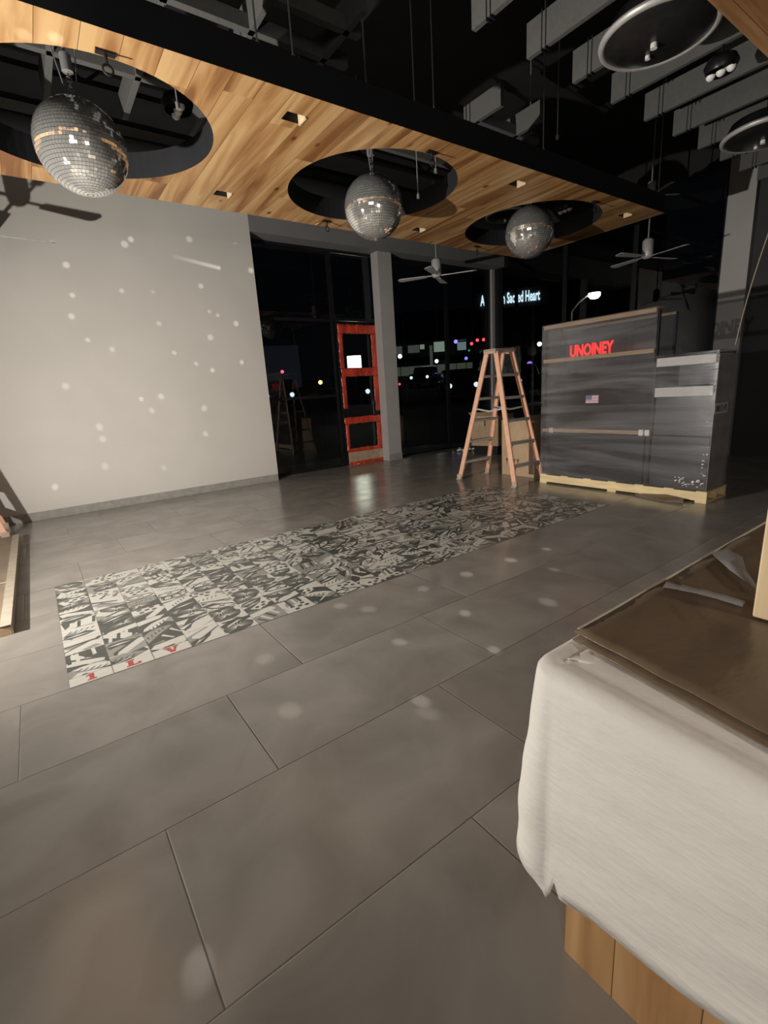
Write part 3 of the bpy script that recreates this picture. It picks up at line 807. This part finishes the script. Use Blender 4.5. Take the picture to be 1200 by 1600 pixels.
lad = make_ladder(); lad.location = (5.44, 4.68, 0)
tag(lad, 'tall orange step ladder with metal steps standing beside the wrapped case', 'ladder', 'orange step ladders')
lad2 = dup(lad); lad2.location = (-1.03, 7.20, 0); lad2.rotation_euler.z = PI / 2 + .04
tag(lad2, 'orange step ladder at the left edge, only its foot in view', 'ladder', 'orange step ladders')

# ------------------------------------------------------------------ wrapped merchandising case on a pallet
pal = empty('pallet', (5.6, 2.02, 0), label='yellow pine pallet under the plastic-wrapped case', cat='pallet')
for k, x in enumerate((0.0, .23, .46)): MB().box(x, x + .045, 0, 2.08, .022, .118).build('stringer', M_pallet, pal, bevel=.003)
for k in range(7):
    y = k * .329; MB().box(-.002, .515, y, y + .105, .118, .128).build('deck_board', M_pallet, pal, bevel=.002)
for k in range(3):
    y = k * .985; MB().box(-.002, .515, y, y + .11, 0, .022).build('bottom_board', M_pallet, pal, bevel=.002)
case = empty('display_case', (5.6, 2.05, .128), label='tall dark display case wrapped in clear plastic film beside the ladder', cat='display case')
Y1 = 2.02; YM = .59; z = lambda h: h - .128
MB().box(.03, .46, 0.0, Y1, 0, z(.70)).build('lower_cabinet', M_case, case, bevel=.006)
MB().box(.06, .46, YM, Y1, z(.70), z(1.44)).build('upper_cabinet', M_case2, case, bevel=.006)
M_clear = sheet_glass('clear case glass', (.86, .87, .88), 0.0, haze=.05)
for q in ((.06, .066, YM + .02, Y1 - .02), (.45, .456, YM + .02, Y1 - .02)): MB().box(*q, z(1.44), z(2.03)).build('glass_panel', M_clear, case)
for q in ((.02, .05, YM + .02), (.43, .46, YM + .02), (.43, .46, Y1 - .01)): MB().box(q[0], q[1], q[2] - .012, q[2] + .012, z(1.44), z(2.03)).build('glass_frame', M_blackmetal, case)
MB().box(.41, .46, YM + .01, Y1, z(2.0), z(2.03)).build('back_rail', M_rail, case, bevel=.003)
MB().box(.05, .46, 0, YM - .005, z(.70), z(1.12)).build('side_cabinet', M_case, case, bevel=.006)
MB().box(.03, .46, -.009, -.001, 0, z(1.52)).build('end_panel', mat('brightened end panel', (.46, .41, .37), .5, noise_amt=.3, noise_scale=5), case, bevel=.002)  # colour lightened to imitate light that does not reach this end
MB().box(.44, .46, 0, YM - .005, z(1.12), z(1.56)).box(.03, .05, .0, .02, z(1.12), z(1.56)).build('side_shelf_frame', M_case, case)
for z0, z1 in ((1.12, 1.22), (1.44, 1.53)): MB().box(0.0, .45, .01, YM - .01, z(z0), z(z1)).build('foam_shelf', M_foam, case, bevel=.006)
for h, y0 in ((.73, .60), (1.62, .62), (2.035, .62)):
    MB().box(.005, .045, y0, Y1 + .01, z(h) - .025, z(h) + .022).build('wood_rail', M_rail, case, bevel=.004)
for y in (.63, .70, 1.87, 1.90):
    w_ = .026 if y < 1 else .008
    MB().box(-.004, .05, y - w_, y + w_, z(.73) - .034, z(.73) + .034).build('white_strap', M_white, case, bevel=.003)
MB().box(.015, .03, .655, .667, z(.14), z(.70)).build('black_strap', M_blackcable, case)
for y in (YM + .01, Y1): MB().box(.02, .05, y - .012, y + .012, z(.14), z(2.03)).build('corner_post', M_blackmetal, case)
# red neon stand-in (glowing letters on the case imitate a neon sign elsewhere; partly unreadable)
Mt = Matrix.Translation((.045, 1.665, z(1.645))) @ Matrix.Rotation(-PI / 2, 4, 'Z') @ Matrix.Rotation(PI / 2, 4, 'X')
text_mesh('neon_glow_letters', 'UNOINEY', .19, M_redtxt, case, .004, .008, Mt, sx=.66)
# flag decal
fl = empty('flag_decal_pivot') if False else None
fb = MB().box(.052, .058, 1.262, 1.43, z(1.07), z(1.165), 0).box(.050, .052, 1.35, 1.43, z(1.115), z(1.165), 1)
for k in range(3): fb.box(.050, .052, 1.262, 1.43 if k == 0 else 1.345, z(1.08 + .03 * k), z(1.09 + .03 * k), 2)
fb.build('flag_decal', [M_pink, M_blue, M_white], case)
# label on the narrow end
lb = MB().box(.02, .35, -.014, -.010, z(.93), z(1.04), 0)
for k, (x0, x1, h0, h1) in enumerate(((.06, .12, .955, 1.015), (.13, .15, .955, 1.015), (.16, .22, .955, .965), (.16, .22, .98, .99), (.16, .22, 1.005, 1.015), (.24, .26, .955, 1.0), (.27, .31, .985, 1.02), (.29, .31, .955, .985))):
    lb.box(x0, x1, -.0155, -.013, z(h0), z(h1), 1)
lb.build('shipping_label', [M_white, M_ink], case)
# film


def film_box(parts, name, parent):
    b = MB()
    for (x0, x1, y0, y1, z0, z1) in parts:
        for face in range(5):
            nu, nv = 14, 16; vs = []
            for j in range(nv + 1):
                for i in range(nu + 1):
                    u, v = i / nu, j / nv
                    if face == 0: p = Vector((x0, y0 + (y1 - y0) * u, z0 + (z1 - z0) * v)); n = Vector((-1, 0, 0))
                    elif face == 1: p = Vector((x1, y0 + (y1 - y0) * u, z0 + (z1 - z0) * v)); n = Vector((1, 0, 0))
                    elif face == 2: p = Vector((x0 + (x1 - x0) * u, y0, z0 + (z1 - z0) * v)); n = Vector((0, -1, 0))
                    elif face == 3: p = Vector((x0 + (x1 - x0) * u, y1, z0 + (z1 - z0) * v)); n = Vector((0, 1, 0))
                    else: p = Vector((x0 + (x1 - x0) * u, y0 + (y1 - y0) * v, z1)); n = Vector((0, 0, 1))
                    edge = 0 if (i in (0, nu) or j in (0, nv)) else 1
                    q = noise.noise(Vector((p.x * 2, p.y * 1.2, p.z * 7))) * .006 + noise.noise(p * 11) * .003
                    vs.append(p + n * q * edge)
            b.add(vs, [(j * (nu + 1) + i, j * (nu + 1) + i + 1, (j + 1) * (nu + 1) + i + 1, (j + 1) * (nu + 1) + i) for j in range(nv) for i in range(nu)], 0, True)
    return b.build(name, M_film, parent, recalc=False)


film_box(((-.012, .475, YM, Y1 + .02, z(.13), z(2.065)), (-.012, .475, -.02, YM, z(.13), z(1.56))), 'stretch_film', case)
# white slivers imitating highlights on crumpled film at lower corner
cr = MB(); rc = random.Random(5)
for k in range(44):
    y = rc.uniform(0, .28) if k > 9 else rc.uniform(-.015, .03); h = rc.uniform(.17, .26) if k > 9 else rc.uniform(.3, 1.05)
    a = Vector((-.018, y, z(h))); l = rc.uniform(.006, .03)
    cr.add([a, a + Vector((-.006, l, rc.uniform(-.01, .01))), a + Vector((-.002, l * .6, rc.uniform(.003, .012))), a + Vector((-.004, 0, .006))], [(0, 1, 2, 3)])
cr.build('film_highlights', M_foam, case, recalc=False)
tag(MB().add([(5.50, 2.20, .002), (5.585, 2.42, .002), (5.60, 2.68, .002), (5.54, 2.74, .002), (5.44, 2.36, .002), (5.50, 2.20, .045), (5.585, 2.42, .055), (5.60, 2.68, .03), (5.54, 2.74, .02), (5.44, 2.36, .02)],
             [(4, 3, 2, 1, 0), (5, 6, 7, 8, 9), (0, 1, 6, 5), (1, 2, 7, 6), (2, 3, 8, 7), (3, 4, 9, 8), (4, 0, 5, 9)]).build('cardboard_scrap', M_brown), 'dark brown scrap of cardboard leaning on the pallet front', 'cardboard scrap')

# ------------------------------------------------------------------ cartons behind the ladder
tc_ = empty('carton', (6.11, 4.72, 0), 0, 'tall brown cardboard carton standing behind the ladder', 'box', 'cardboard cartons')
MB().box(-.30, .02, -.36, .24, 0, .84).build('carton_body', M_card, tc_, bevel=.006)
MB().add([(-.30, .24, .84), (.02, .24, .84), (.02, .36, .87), (-.30, .36, .88)], [(0, 1, 2, 3)]).build('carton_flap', M_card, tc_)
MB().add([(-.30, -.36, .84), (.02, -.36, .84), (.02, -.26, .90), (-.30, -.25, .905)], [(0, 1, 2, 3)]).build('carton_flap', M_card, tc_)
MB().box(-.302, -.298, -.355, -.27, .05, .80).build('shade_strip', M_card_dk, tc_)  # dark strip painted in for the carton's shaded side
pm = MB()
for k in range(4):
    y = .16 - k * .07; pm.add([(-.3015, y, .26), (-.3015, y - .045, .26), (-.3015, y - .03, .21), (-.3015, y - .015, .21)], [(0, 1, 2, 3)]).box(-.3018, -.3005, y - .028, y - .017, .16, .21)
pm.build('carton_print', M_card_dk, tc_)
c2 = empty('carton', (7.75, 6.80, 0), .25, 'wide open cardboard carton between the ladder and the glass', 'box', 'cardboard cartons')
MB().box(-.45, .25, -.30, .30, 0.18, .78).build('carton_body', M_card, c2, bevel=.006)
MB().add([(-.45, .30, .78), (-.45, -.30, .78), (-.56, -.30, .86), (-.56, .30, .86)], [(0, 1, 2, 3)]).build('carton_flap', M_card, c2)
MB().box(-.455, -.449, -.03, .0, .58, .72).build('carton_print', M_card_dk, c2)
MB().box(-.40, .2, -.26, .26, 0, .18).build('carton_skid', M_blackmetal, c2)
tb = empty('folding_table', (8.3, 5.3, 0), 0, 'black table behind the cartons near the corner post', 'table')
MB().box(-.4, .4, -.9, .9, .93, .97).build('table_top', M_blackmetal, tb, bevel=.004)
for sx in (-.35, .35):
    for sy in (-.85, .85): MB().tube((sx, sy, 0), (sx, sy, .93), .018).build('leg', M_blackmetal, tb)
tr = MB(); rc = random.Random(9)
for k in range(9):
    a = Vector((7.55 + rc.uniform(-.15, .15), 7.55 + rc.uniform(-.2, .2), .03)); tr.tube(a, a + Vector((rc.uniform(-.1, .1), rc.uniform(-.1, .1), rc.uniform(0, .05))), rc.uniform(.012, .03), rc.uniform(.008, .02), n=7)
tag(tr.build('plastic_scraps', M_foam), 'small crumpled white plastic scraps on the floor by the glass', 'litter')

# ------------------------------------------------------------------ paper-wrapped counter
ctr = empty('service_counter', (0.81, .50, 0), label='hickory-clad counter wrapped in white foam and brown paper', cat='counter')
X1 = 1.75
MB().box(0, X1, -1.6, 0, .0, .80).build('counter_base', M_planks2, ctr, bevel=.002)
MB().box(-.10, X1 + .02, -1.7, .012, .80, .840).build('counter_top', M_planks2, ctr, bevel=.01)


def drape():
    """white foam sheet: over the top edge, down the front, round the corner"""
    b = MB(); ns = 260; nt_ = 26; vs = []
    # plan path (relative): front face x=-.10 from y=-1.7 to corner, round, then +y side to X1
    cr_ = .055; fxp = -.135; fyp = .018
    path = []
    L1 = 1.7 + fyp - cr_; La = PI / 2 * cr_; L2 = X1 - (fxp + cr_)
    tot = L1 + La + L2
    S = []
    for i in range(ns + 1):
        u = i / ns
        S.append(L1 * (u / .62) if u < .62 else (L1 + La * ((u - .62) / .08) if u < .70 else L1 + La + L2 * ((u - .70) / .30)))
    for s in S:
        if s <= L1: p = Vector((fxp, -1.7 + s, 0)); n = Vector((-1, 0, 0))
        elif s <= L1 + La:
            a = (s - L1) / cr_; p = Vector((fxp + cr_ - cr_ * math.cos(a), fyp - cr_ + cr_ * math.sin(a), 0)); n = Vector((-math.cos(a), math.sin(a), 0))
        else: p = Vector((fxp + cr_ + (s - L1 - La), fyp, 0)); n = Vector((0, 1, 0))
        path.append((p, n, s))
    for (p, n, s) in path:
        dc = s - L1     # distance from the corner along the path
        hem = .345 + (.085 * min(1, max(0, -dc - .02) / .35)) + .009 * math.sin(s * 17)
        if dc > 0: hem = .352 + min(.06, dc * .5) + .02 * math.sin((s - L1) * 9)
        hem += .045 * max(0, 1 - abs(dc + .022) / .012)
        hem -= .02 * max(0, 1 - abs(dc + .002) / .016)          # small tear at the corner
        for j in range(nt_ + 1):
            t = j / nt_
            if t < .22:      # strip lying on the top, inner edge to outer edge
                q = t / .22; off = -.15 + .12 * q; zz = .847 + .008 * math.sin(q * PI)
            elif t < .38:    # roll over the edge
                a = (t - .22) / .16 * PI / 2; off = -.03 + .03 * math.sin(a); zz = .828 + .026 * math.cos(a)
            else:
                q = (t - .38) / .62; zz = .828 + (hem - .828) * q
                off = (.026 * math.sin(q * PI * .55) + .018 * q) * (.12 + .88 * abs(n.y))
                off += .0022 * math.sin(26 * (zz * 1.9 + s * .9) + 2 * noise.noise(Vector((s * 3, zz * 3, 0)))) * q
            w1 = noise.noise(Vector((s * 4, zz * 6, 1.3))) * .004
            if t > .3: off += w1
            bulge = .085 * min(.6, max(0, -dc)) * (1 if t < .45 else max(0, 1 - (t - .45) / .4)) * abs(n.x)
            off += bulge
            # keep the strip on the top from crossing the inner corner
            if t < .38 and 0 <= dc <= La: off = max(off, -cr_ + .004)
            pos = p + n * off; pos.z = zz
            vs.append(pos)
    w_ = nt_ + 1
    fs = [(i * w_ + j, i * w_ + j + 1, (i + 1) * w_ + j + 1, (i + 1) * w_ + j) for i in range(ns) for j in range(nt_)]
    b.add(vs, fs, 0, True)
    o = b.build('foam_wrap', M_foamwrap, ctr)
    s = o.modifiers.new('s', 'SOLIDIFY'); s.thickness = .003; s.offset = 0
    return o


M_foamwrap = mat('foam sheet', (0.91, 0.88, 0.82), 0.75, noise_amt=0.04, noise_scale=5, bump=0.28, bump_scale=16, stretch=(1, 1.6, 5))
drape()


def sheet(x0, x1, y0, y1, z0, name, mt, seed, skew=0.0, amp=.006, nx=60, ny=50):
    vs = []
    for j in range(ny + 1):
        for i in range(nx + 1):
            u, v = i / nx, j / ny; y = y0 + (y1 - y0) * v; x = x0 + (x1 - x0) * u - (.19 * min(.6, max(0, -y)) if i == 0 else 0)
            if 0 < i: x -= .19 * min(.6, max(0, -y)) * (1 - u)
            p = Vector((x * 2.5, y * 5, seed)); zz = z0 + amp * (noise.noise(p) + .5 * noise.noise(p * 2.3))
            # radiating creases near the post
            zz += .5 * amp * math.sin(18 * math.atan2(y + .2, x - .32 + 1e-4)) * math.exp(-((x - .25) ** 2 + (y + .1) ** 2) * 7) * min(1, max(0, -y - .01) / .08)
            vs.append((x, y, zz))
    b = MB(); b.add(vs, [(j * (nx + 1) + i, j * (nx + 1) + i + 1, (j + 1) * (nx + 1) + i + 1, (j + 1) * (nx + 1) + i) for j in range(ny) for i in range(nx)], 0, True)
    o = b.build(name, mt, ctr); s = o.modifiers.new('s', 'SOLIDIFY'); s.thickness = .0025; s.offset = 0
    return o


sheet(.0, X1, -1.65, .004, .868, 'brown_paper', M_brown, 2.0, skew=.012, amp=.004)
sheet(-.018, X1, -1.65, -.004, .861, 'brown_paper', M_brown, 5.0, skew=.012, amp=.002)
MB().tube((.015, .004, .868), (X1, .004, .868), .0035, n=6).build('paper_edge', M_tape, ctr)

fm = MB(); rf_ = random.Random(8)
P0 = [(.628, -.005), (.677, -.026), (.65, -.072), (.542, -.114), (.462, -.162), (.428, -.188), (.43, -.165), (.526, -.086)]
fm.add([(.56, -.07, .893)] + [(x, y, .878 + .008 * rf_.random()) for x, y in P0], [(0, i + 1, (i + 1) % 8 + 1) for i in range(8)], 0, True)
S0 = [(.338, -.019), (.345, -.05), (.352, -.09), (.352, -.13), (.346, -.175)]
for (xa, ya), (xb, yb) in zip(S0[:-1], S0[1:]):      # a raised crease of film
    fm.add([(xa - .012, ya, .874), (xa, ya, .886), (xa + .012, ya, .874), (xb - .010, yb, .874), (xb, yb, .884), (xb + .010, yb, .874)], [(0, 1, 4, 3), (1, 2, 5, 4)], 0, True)
o = fm.build('plastic_scrap', sheet_glass('thin plastic', (.8, .8, .8), .3, haze=.3, gloss_boost=.12), None)
o.location = (.81, .50, 0); tag(o, 'thin clear plastic scrap lying on the brown paper beside the post', 'plastic film')
post = empty('wood_post', (1.158, .275, .872), label='pale pine post standing on the brown paper at the right edge', cat='post')
MB().bar((0, 0, 0), (.045, .0, 1.63), .045, .095, up=(1, 0, 0)).build('post_timber', M_post, post, bevel=.004)
sof = MB().box(1.0, 4.2, -2.5, .87, 2.52, 2.72); sof.mi = [0, 1, 1, 1, 1, 1]
M_soffit = plank_material('hickory soffit planks', 'x', 0.165, (0.22, 0.10, 0.04), (0.36, 0.19, 0.08), (0.46, 0.28, 0.13))
tag(sof.build('counter_canopy', [M_soffit, M_fascia], bevel=0), 'wood plank canopy corner above the counter at the top right', 'ceiling panel')

# ------------------------------------------------------------------ low covered stack at the left edge
st = empty('covered_sheet_stack', (-.36, 3.74, 0), label='low stack of boards under taped tan paper on the floor at left', cat='board stack')
MB().box(-1.25, 0, 0, 2.95, 0, .055).build('boards', M_card, st, bevel=.003)
b = MB(); nx, ny = 24, 50; vs = []
for j in range(ny + 1):
    for i in range(nx + 1):
        u, v = i / nx, j / ny; vs.append((-1.25 + 1.245 * u, 2.95 * v, .062 + .004 * noise.noise(Vector((u * 6, v * 12, 3)))))
b.add(vs, [(j * (nx + 1) + i, j * (nx + 1) + i + 1, (j + 1) * (nx + 1) + i + 1, (j + 1) * (nx + 1) + i) for j in range(ny) for i in range(nx)], 0, True)
b.build('paper_cover', M_brownL, st)
MB().box(-.055, .004, -.004, 2.954, .066, .071).box(  .001, .005, 0, 2.95, .0, .068).build('edge_tape', M_tape, st)
MB().box(-1.2, -.055, 1.02, 1.05, .068, .071).build('cross_tape', M_tape, st)

# cord hanging from the ceiling by the grey column
pts = [Vector((7.0, 1.9 + .02 * k + .25 * math.sin(k / 12 * PI / 2), 3.9 - k * .19)) for k in range(13)]
tag(MB().path(pts, .006, n=6).build('beige_string', M_cord), 'thin beige string hanging down at the right edge past the column', 'string')

# ------------------------------------------------------------------ outside at night
def gz(x, y):
    d = math.hypot(x, y); return -.06 if d < 12.5 else -.06 + (d - 12.5) * .06


b = MB(); vs = []; nr, na = 24, 40
for j in range(nr + 1):
    D = 6 + 125 * (j / nr) ** 1.6
    for i in range(na + 1):
        a = math.radians(-25 + 130 * i / na); x, y = D * math.cos(a), D * math.sin(a); vs.append((x, y, min(gz(x, y), 4.0) - (.12 if D < 12 else 0)))
b.add(vs, [(j * (na + 1) + i, j * (na + 1) + i + 1, (j + 1) * (na + 1) + i + 1, (j + 1) * (na + 1) + i) for j in range(nr) for i in range(na)], 0, True)
tag(b.build('parking_lot', M_asphalt), 'dark asphalt ground rising outside the windows', 'ground', kind='structure')
M_kerb = mat('pale concrete walk', (0.3, 0.3, 0.28), .8, noise_amt=.2)
tag(MB().box(2.5, 9.0, 8.35, 9.6, -.16, -.05).build('sidewalk', M_kerb), 'pale sidewalk strip just outside the glass', 'sidewalk', kind='structure')


def facing(loc):
    return math.atan2(loc[1], loc[0]) - PI / 2


# hospital building with lit sign
hb = empty('hospital_building', (52, 43, 2.5), facing((52, 43)), 'large dark building with a white lit name sign near its roof', 'building')
MB().box(-4.3, 16, -5.5, 10, 0, 15).build('building_wall', M_bldg, hb)
wm = emis('hospital sign glow', (0.75, 0.95, 1.0), 3.2)
bx = MB()
for k in range(10):
    for q in range(3): bx.box(-4 + k * 2.0, -3 + k * 2.0, -5.56, -5.48, 2 + q * 3, 3.6 + q * 3)
bx.build('window', M_case2, hb)
sg = text_mesh('sign_lettering', 'Ascension Sacred Heart', 1.55, wm, hb, .05, .035, Matrix.Rotation(PI / 2, 4, 'X'))
_w = max(v.co.x for v in sg.data.vertices) - min(v.co.x for v in sg.data.vertices)
sg.data.transform(Matrix.Scale(6.49 / _w, 4, (1, 0, 0)))
sg.location = (-3.23, -7.56, 7.74)
MB().box(-4.2, 4.2, -7.45, -5.5, 7.2, 9.2).build('sign_backer', M_bldg, hb)
# a tree crown / pole in front that hides one letter
tre = empty('roadside_tree', (30.98, 24.98, gz(30.98, 24.98)), label='dark roadside tree partly hiding the lit name sign', cat='tree')
MB().tube((0, 0, 0), (.1, .1, 7.5), .2, .12, n=10).build('trunk', M_leaf, tre)
lf = MB(); rl = random.Random(4)
for k in range(260):
    a = rl.uniform(0, 2 * PI); rr = rl.uniform(0, 1.3); c = Vector((math.cos(a) * rr, math.sin(a) * rr, rl.uniform(2.4, 4.6)))
    dv = Vector((rl.uniform(-1, 1), rl.uniform(-1, 1), rl.uniform(-1, 1))).normalized() * .22; s2 = dv.orthogonal().normalized() * .13
    lf.add([c - dv, c + s2, c + dv, c - s2], [(0, 1, 2, 3)])
lf.build('foliage', M_leaf, tre, recalc=False)
# parking deck with lit bays
pk = empty('parking_deck', (47.3, 51.5, 2.2), facing((47.3, 51.5)), 'parking deck with a row of lit bays across the street', 'building')
MB().box(-9, 4.6, 0, 3.4, 5.6, 9.5).box(-9, 4.6, 2, 3.4, 0, 5.6).box(-9, 4.6, 0, 3.4, 2.9, 3.6).build('deck_structure', M_bldg, pk)
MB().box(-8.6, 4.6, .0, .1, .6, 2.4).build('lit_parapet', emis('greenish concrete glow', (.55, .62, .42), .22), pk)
e1 = emis('pale green window', (.72, .85, .62), .75); e2 = emis('blue white window', (.62, .8, .8), .6); e3 = emis('dim window', (.4, .42, .35), .35)
for k, (x0, x1, h0, h1, mm) in enumerate(((-4.2, -2.6, 4.2, 5.2, e3), (-2.5, -1.9, 4.6, 5.2, e1), (-1.2, -.8, 2.0, 5.0, e3), (-.6, 1.2, 4.1, 5.4, e1), (2.6, 3.8, 4.1, 5.4, e2), (-8, -6.6, 4.2, 5.4, e1), (-4.0, -1.6, 1.2, 2.4, e3), (-2.2, -1.0, 1.9, 2.3, e1), (0, 2.0, 1.2, 2.4, e3), (-6.2, -5, 4.2, 5.2, e3))):
    MB().box(x0, x1, -.08, .02, h0, h1).build('lit_window', mm, pk)
# low building left behind the door bay
sb = empty('store_building', (16.5, 50, 2.4), facing((16.5, 50)), 'grey low building seen through the left window bay', 'building')
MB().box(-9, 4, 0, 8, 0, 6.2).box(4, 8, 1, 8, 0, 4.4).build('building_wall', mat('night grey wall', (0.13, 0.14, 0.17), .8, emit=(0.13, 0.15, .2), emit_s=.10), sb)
MB().box(-2.2, -1.9, -.1, 0, 3.4, 6.2).build('downpipe', M_bldg, sb)


def street_lamp(x, y, h, arm, lab):
    r = empty('street_lamp', (x, y, gz(x, y)), label=lab, cat='street lamp'); z1 = h - gz(x, y)
    MB().tube((0, 0, 0), (0, 0, z1 - .9), .09, .06).path([Vector((0, 0, z1 - .9)), Vector((arm[0] * .3, arm[1] * .3, z1 - .45)), Vector((arm[0] * .65, arm[1] * .65, z1 - .15)), Vector((arm[0], arm[1], z1))], .045).build('pole', M_alu, r)
    MB().lathe([(.0005, .12), (.2, .1), (.3, 0), (.28, -.03)], (arm[0], arm[1], z1), 20).build('lamp_head', M_blackmetal, r)
    MB().lathe([(.0005, -.34), (.2, -.30), (.32, -.16), (.32, -.02)], (arm[0], arm[1], z1), 20).build('lamp_glass', emis('street lamp glow', (1, .97, .72), 60), r)
    return r


street_lamp(26.6, 17.5, 6.1, (.75, -.95), 'bright yellow-white street lamp on a curved arm above the case')
# traffic signals
tf = empty('traffic_signal', (33.0, 30.7, gz(33, 30.7)), facing((33, 30.7)), 'traffic signal mast with three red lights beyond the corner', 'traffic light')
MB().tube((3.2, 0, 0), (3.2, 0, 4.2), .12).tube((3.2, 0, 3.4), (-3.0, 0, 3.4), .07).build('mast', M_bldg, tf)
rede = emis('red signal', (1, .05, .06), 9); bluee = emis('blue lamp', (.15, .12, 1), 6); grn = emis('green signal', (.05, .6, .3), 1.5)
z0 = 5.2 - gz(33, 30.7)
for k, (x, dz, mm) in enumerate(((-.62, -.25, rede), (-.12, .0, rede), (.42, .0, rede))):
    h = MB().box(x - .2, x + .2, -.1, .15, z0 + dz - 1.0, z0 + dz + .25).build('signal_head', M_blackmetal, tf)
    MB().lathe([(.0005, -.02), (.13, 0), (.13, .02)], (x, -.12, z0 + dz + .05), 16, M=Matrix.Rotation(PI / 2, 4, 'X')).build('signal_lens', mm, h)
MB().lathe([(.0005, -.02), (.09, 0), (.09, .02)], (-.85, -.12, z0 - .75), 12, M=Matrix.Rotation(PI / 2, 4, 'X')).build('green_lens', grn, tf)


def make_car():
    r = empty('car')
    MB().prism([(-2.2, .25), (2.2, .25), (2.25, .7), (1.9, .95), (1.0, 1.0), (-2.1, 1.0), (-2.25, .7)], -.9, .9, 0, Matrix.Rotation(PI / 2, 4, 'X')).build('car_body', M_car, r, bevel=.08)
    MB().prism([(-1.6, .98), (1.0, .98), (.35, 1.5), (-1.2, 1.5)], -.78, .78, 0, Matrix.Rotation(PI / 2, 4, 'X')).build('cabin', M_case2, r, bevel=.05)
    for sx in (-1.4, 1.4):
        for sy in (-.85, .85): MB().tube((sx, sy - .1, .33), (sx, sy + .1, .33), .33, n=20).build('wheel', M_tyre, r)
    for sy in (-.62, .62):
        MB().lathe([(.0005, .03), (.10, .02), (.12, -.02)], (2.24, sy, .68), 14, M=Matrix.Rotation(PI / 2, 4, 'Y')).build('headlight', M_head, r)
    return r


M_head = emis('headlamp glow', (.85, .95, 1), 3)
car0 = make_car()
cars = ((11.2, 25.0, 'leftmost car with white headlights seen through the left window bay', 0), (13.6, 22.2, 'second car with white headlights seen through the left window bay', .25), (18.2, 18.4, 'car with bright headlights seen beside the corner post', 0.1),
        (26.2, 30.2, 'far car with headlights in front of the parking deck', -.2), (20.6, 16.5, 'parked car with headlights seen through the ladder', .3), (37.5, 33.6, 'farthest car with headlights below the red signals', .1))
for i, (x, y, lab, dr) in enumerate(cars):
    o = car0 if i == 0 else dup(car0)
    o.location = (x, y, gz(x, y) + .02); o.rotation_euler.z = math.atan2(-y, -x) + dr
    tag(o, lab, 'car', 'cars in the lot outside')

lamps = ((10.33, 15.95, 2.45, (1.0, .97, .72), 18, 'wide', 'white lit panel lamp on a post seen through the door glass'), (20.9, 45.4, 3.95, (1, .12, .15), 5, 's', 'red lamp on a post seen through the left bay'), (19.3, 35.0, 2.45, (1, .55, .15), 10, 's', 'orange lamp on a post seen left of the door'),
         (24.7, 31.4, 4.05, (1, .95, .8), 14, 's', 'small white lamp on a post right of the first column'), (12.3, 15.76, 1.64, (1, .1, .12), 3, 'xs', 'small red lamp on a short post right of the first column'),
         (32.2, 23.8, 4.15, (1, 1, .95), 12, 's', 'small white lamp on a post left of the wrapped case'), (23.8, 18.24, 2.4, (.45, .2, 1), 2.5, 's', 'violet lamp on a post between ladder and case'),
         (30.9, 31.4, 5.2, (.25, .2, 1), 6, 's', 'blue lamp on a post left of the red signals'), (36.0, 35.2, 4.1, (.2, .25, 1), 4, 's', 'lower blue lamp on a post below the red signals'), (29.6, 32.5, 3.7, (1, 1, .85), 9, 's', 'small white lamp on a post before the parking deck'))
for (x, y, zz, c, s, kind, lab) in lamps:
    r = empty('post_lamp', (x, y, gz(x, y)), facing((x, y)), lab, 'lamp post', 'small lamps outside'); h = zz - gz(x, y)
    MB().tube((0, .08, 0), (0, .08, h), .03, n=8).build('pole', M_blackmetal, r)
    e_ = emis('lamp glow', c, s)
    if kind == 'wide': MB().box(-.26, .26, -.04, .04, h - .32, h + .32).build('lamp_glass', e_, r, bevel=.02)
    else:
        q = .16 if kind == 's' else .05
        MB().lathe([(max(.0005, q * math.cos(a)), q * math.sin(a)) for a in [-PI / 2 + PI * k / 8 for k in range(9)]], (0, 0, h), 14).build('lamp_glass', e_, r)
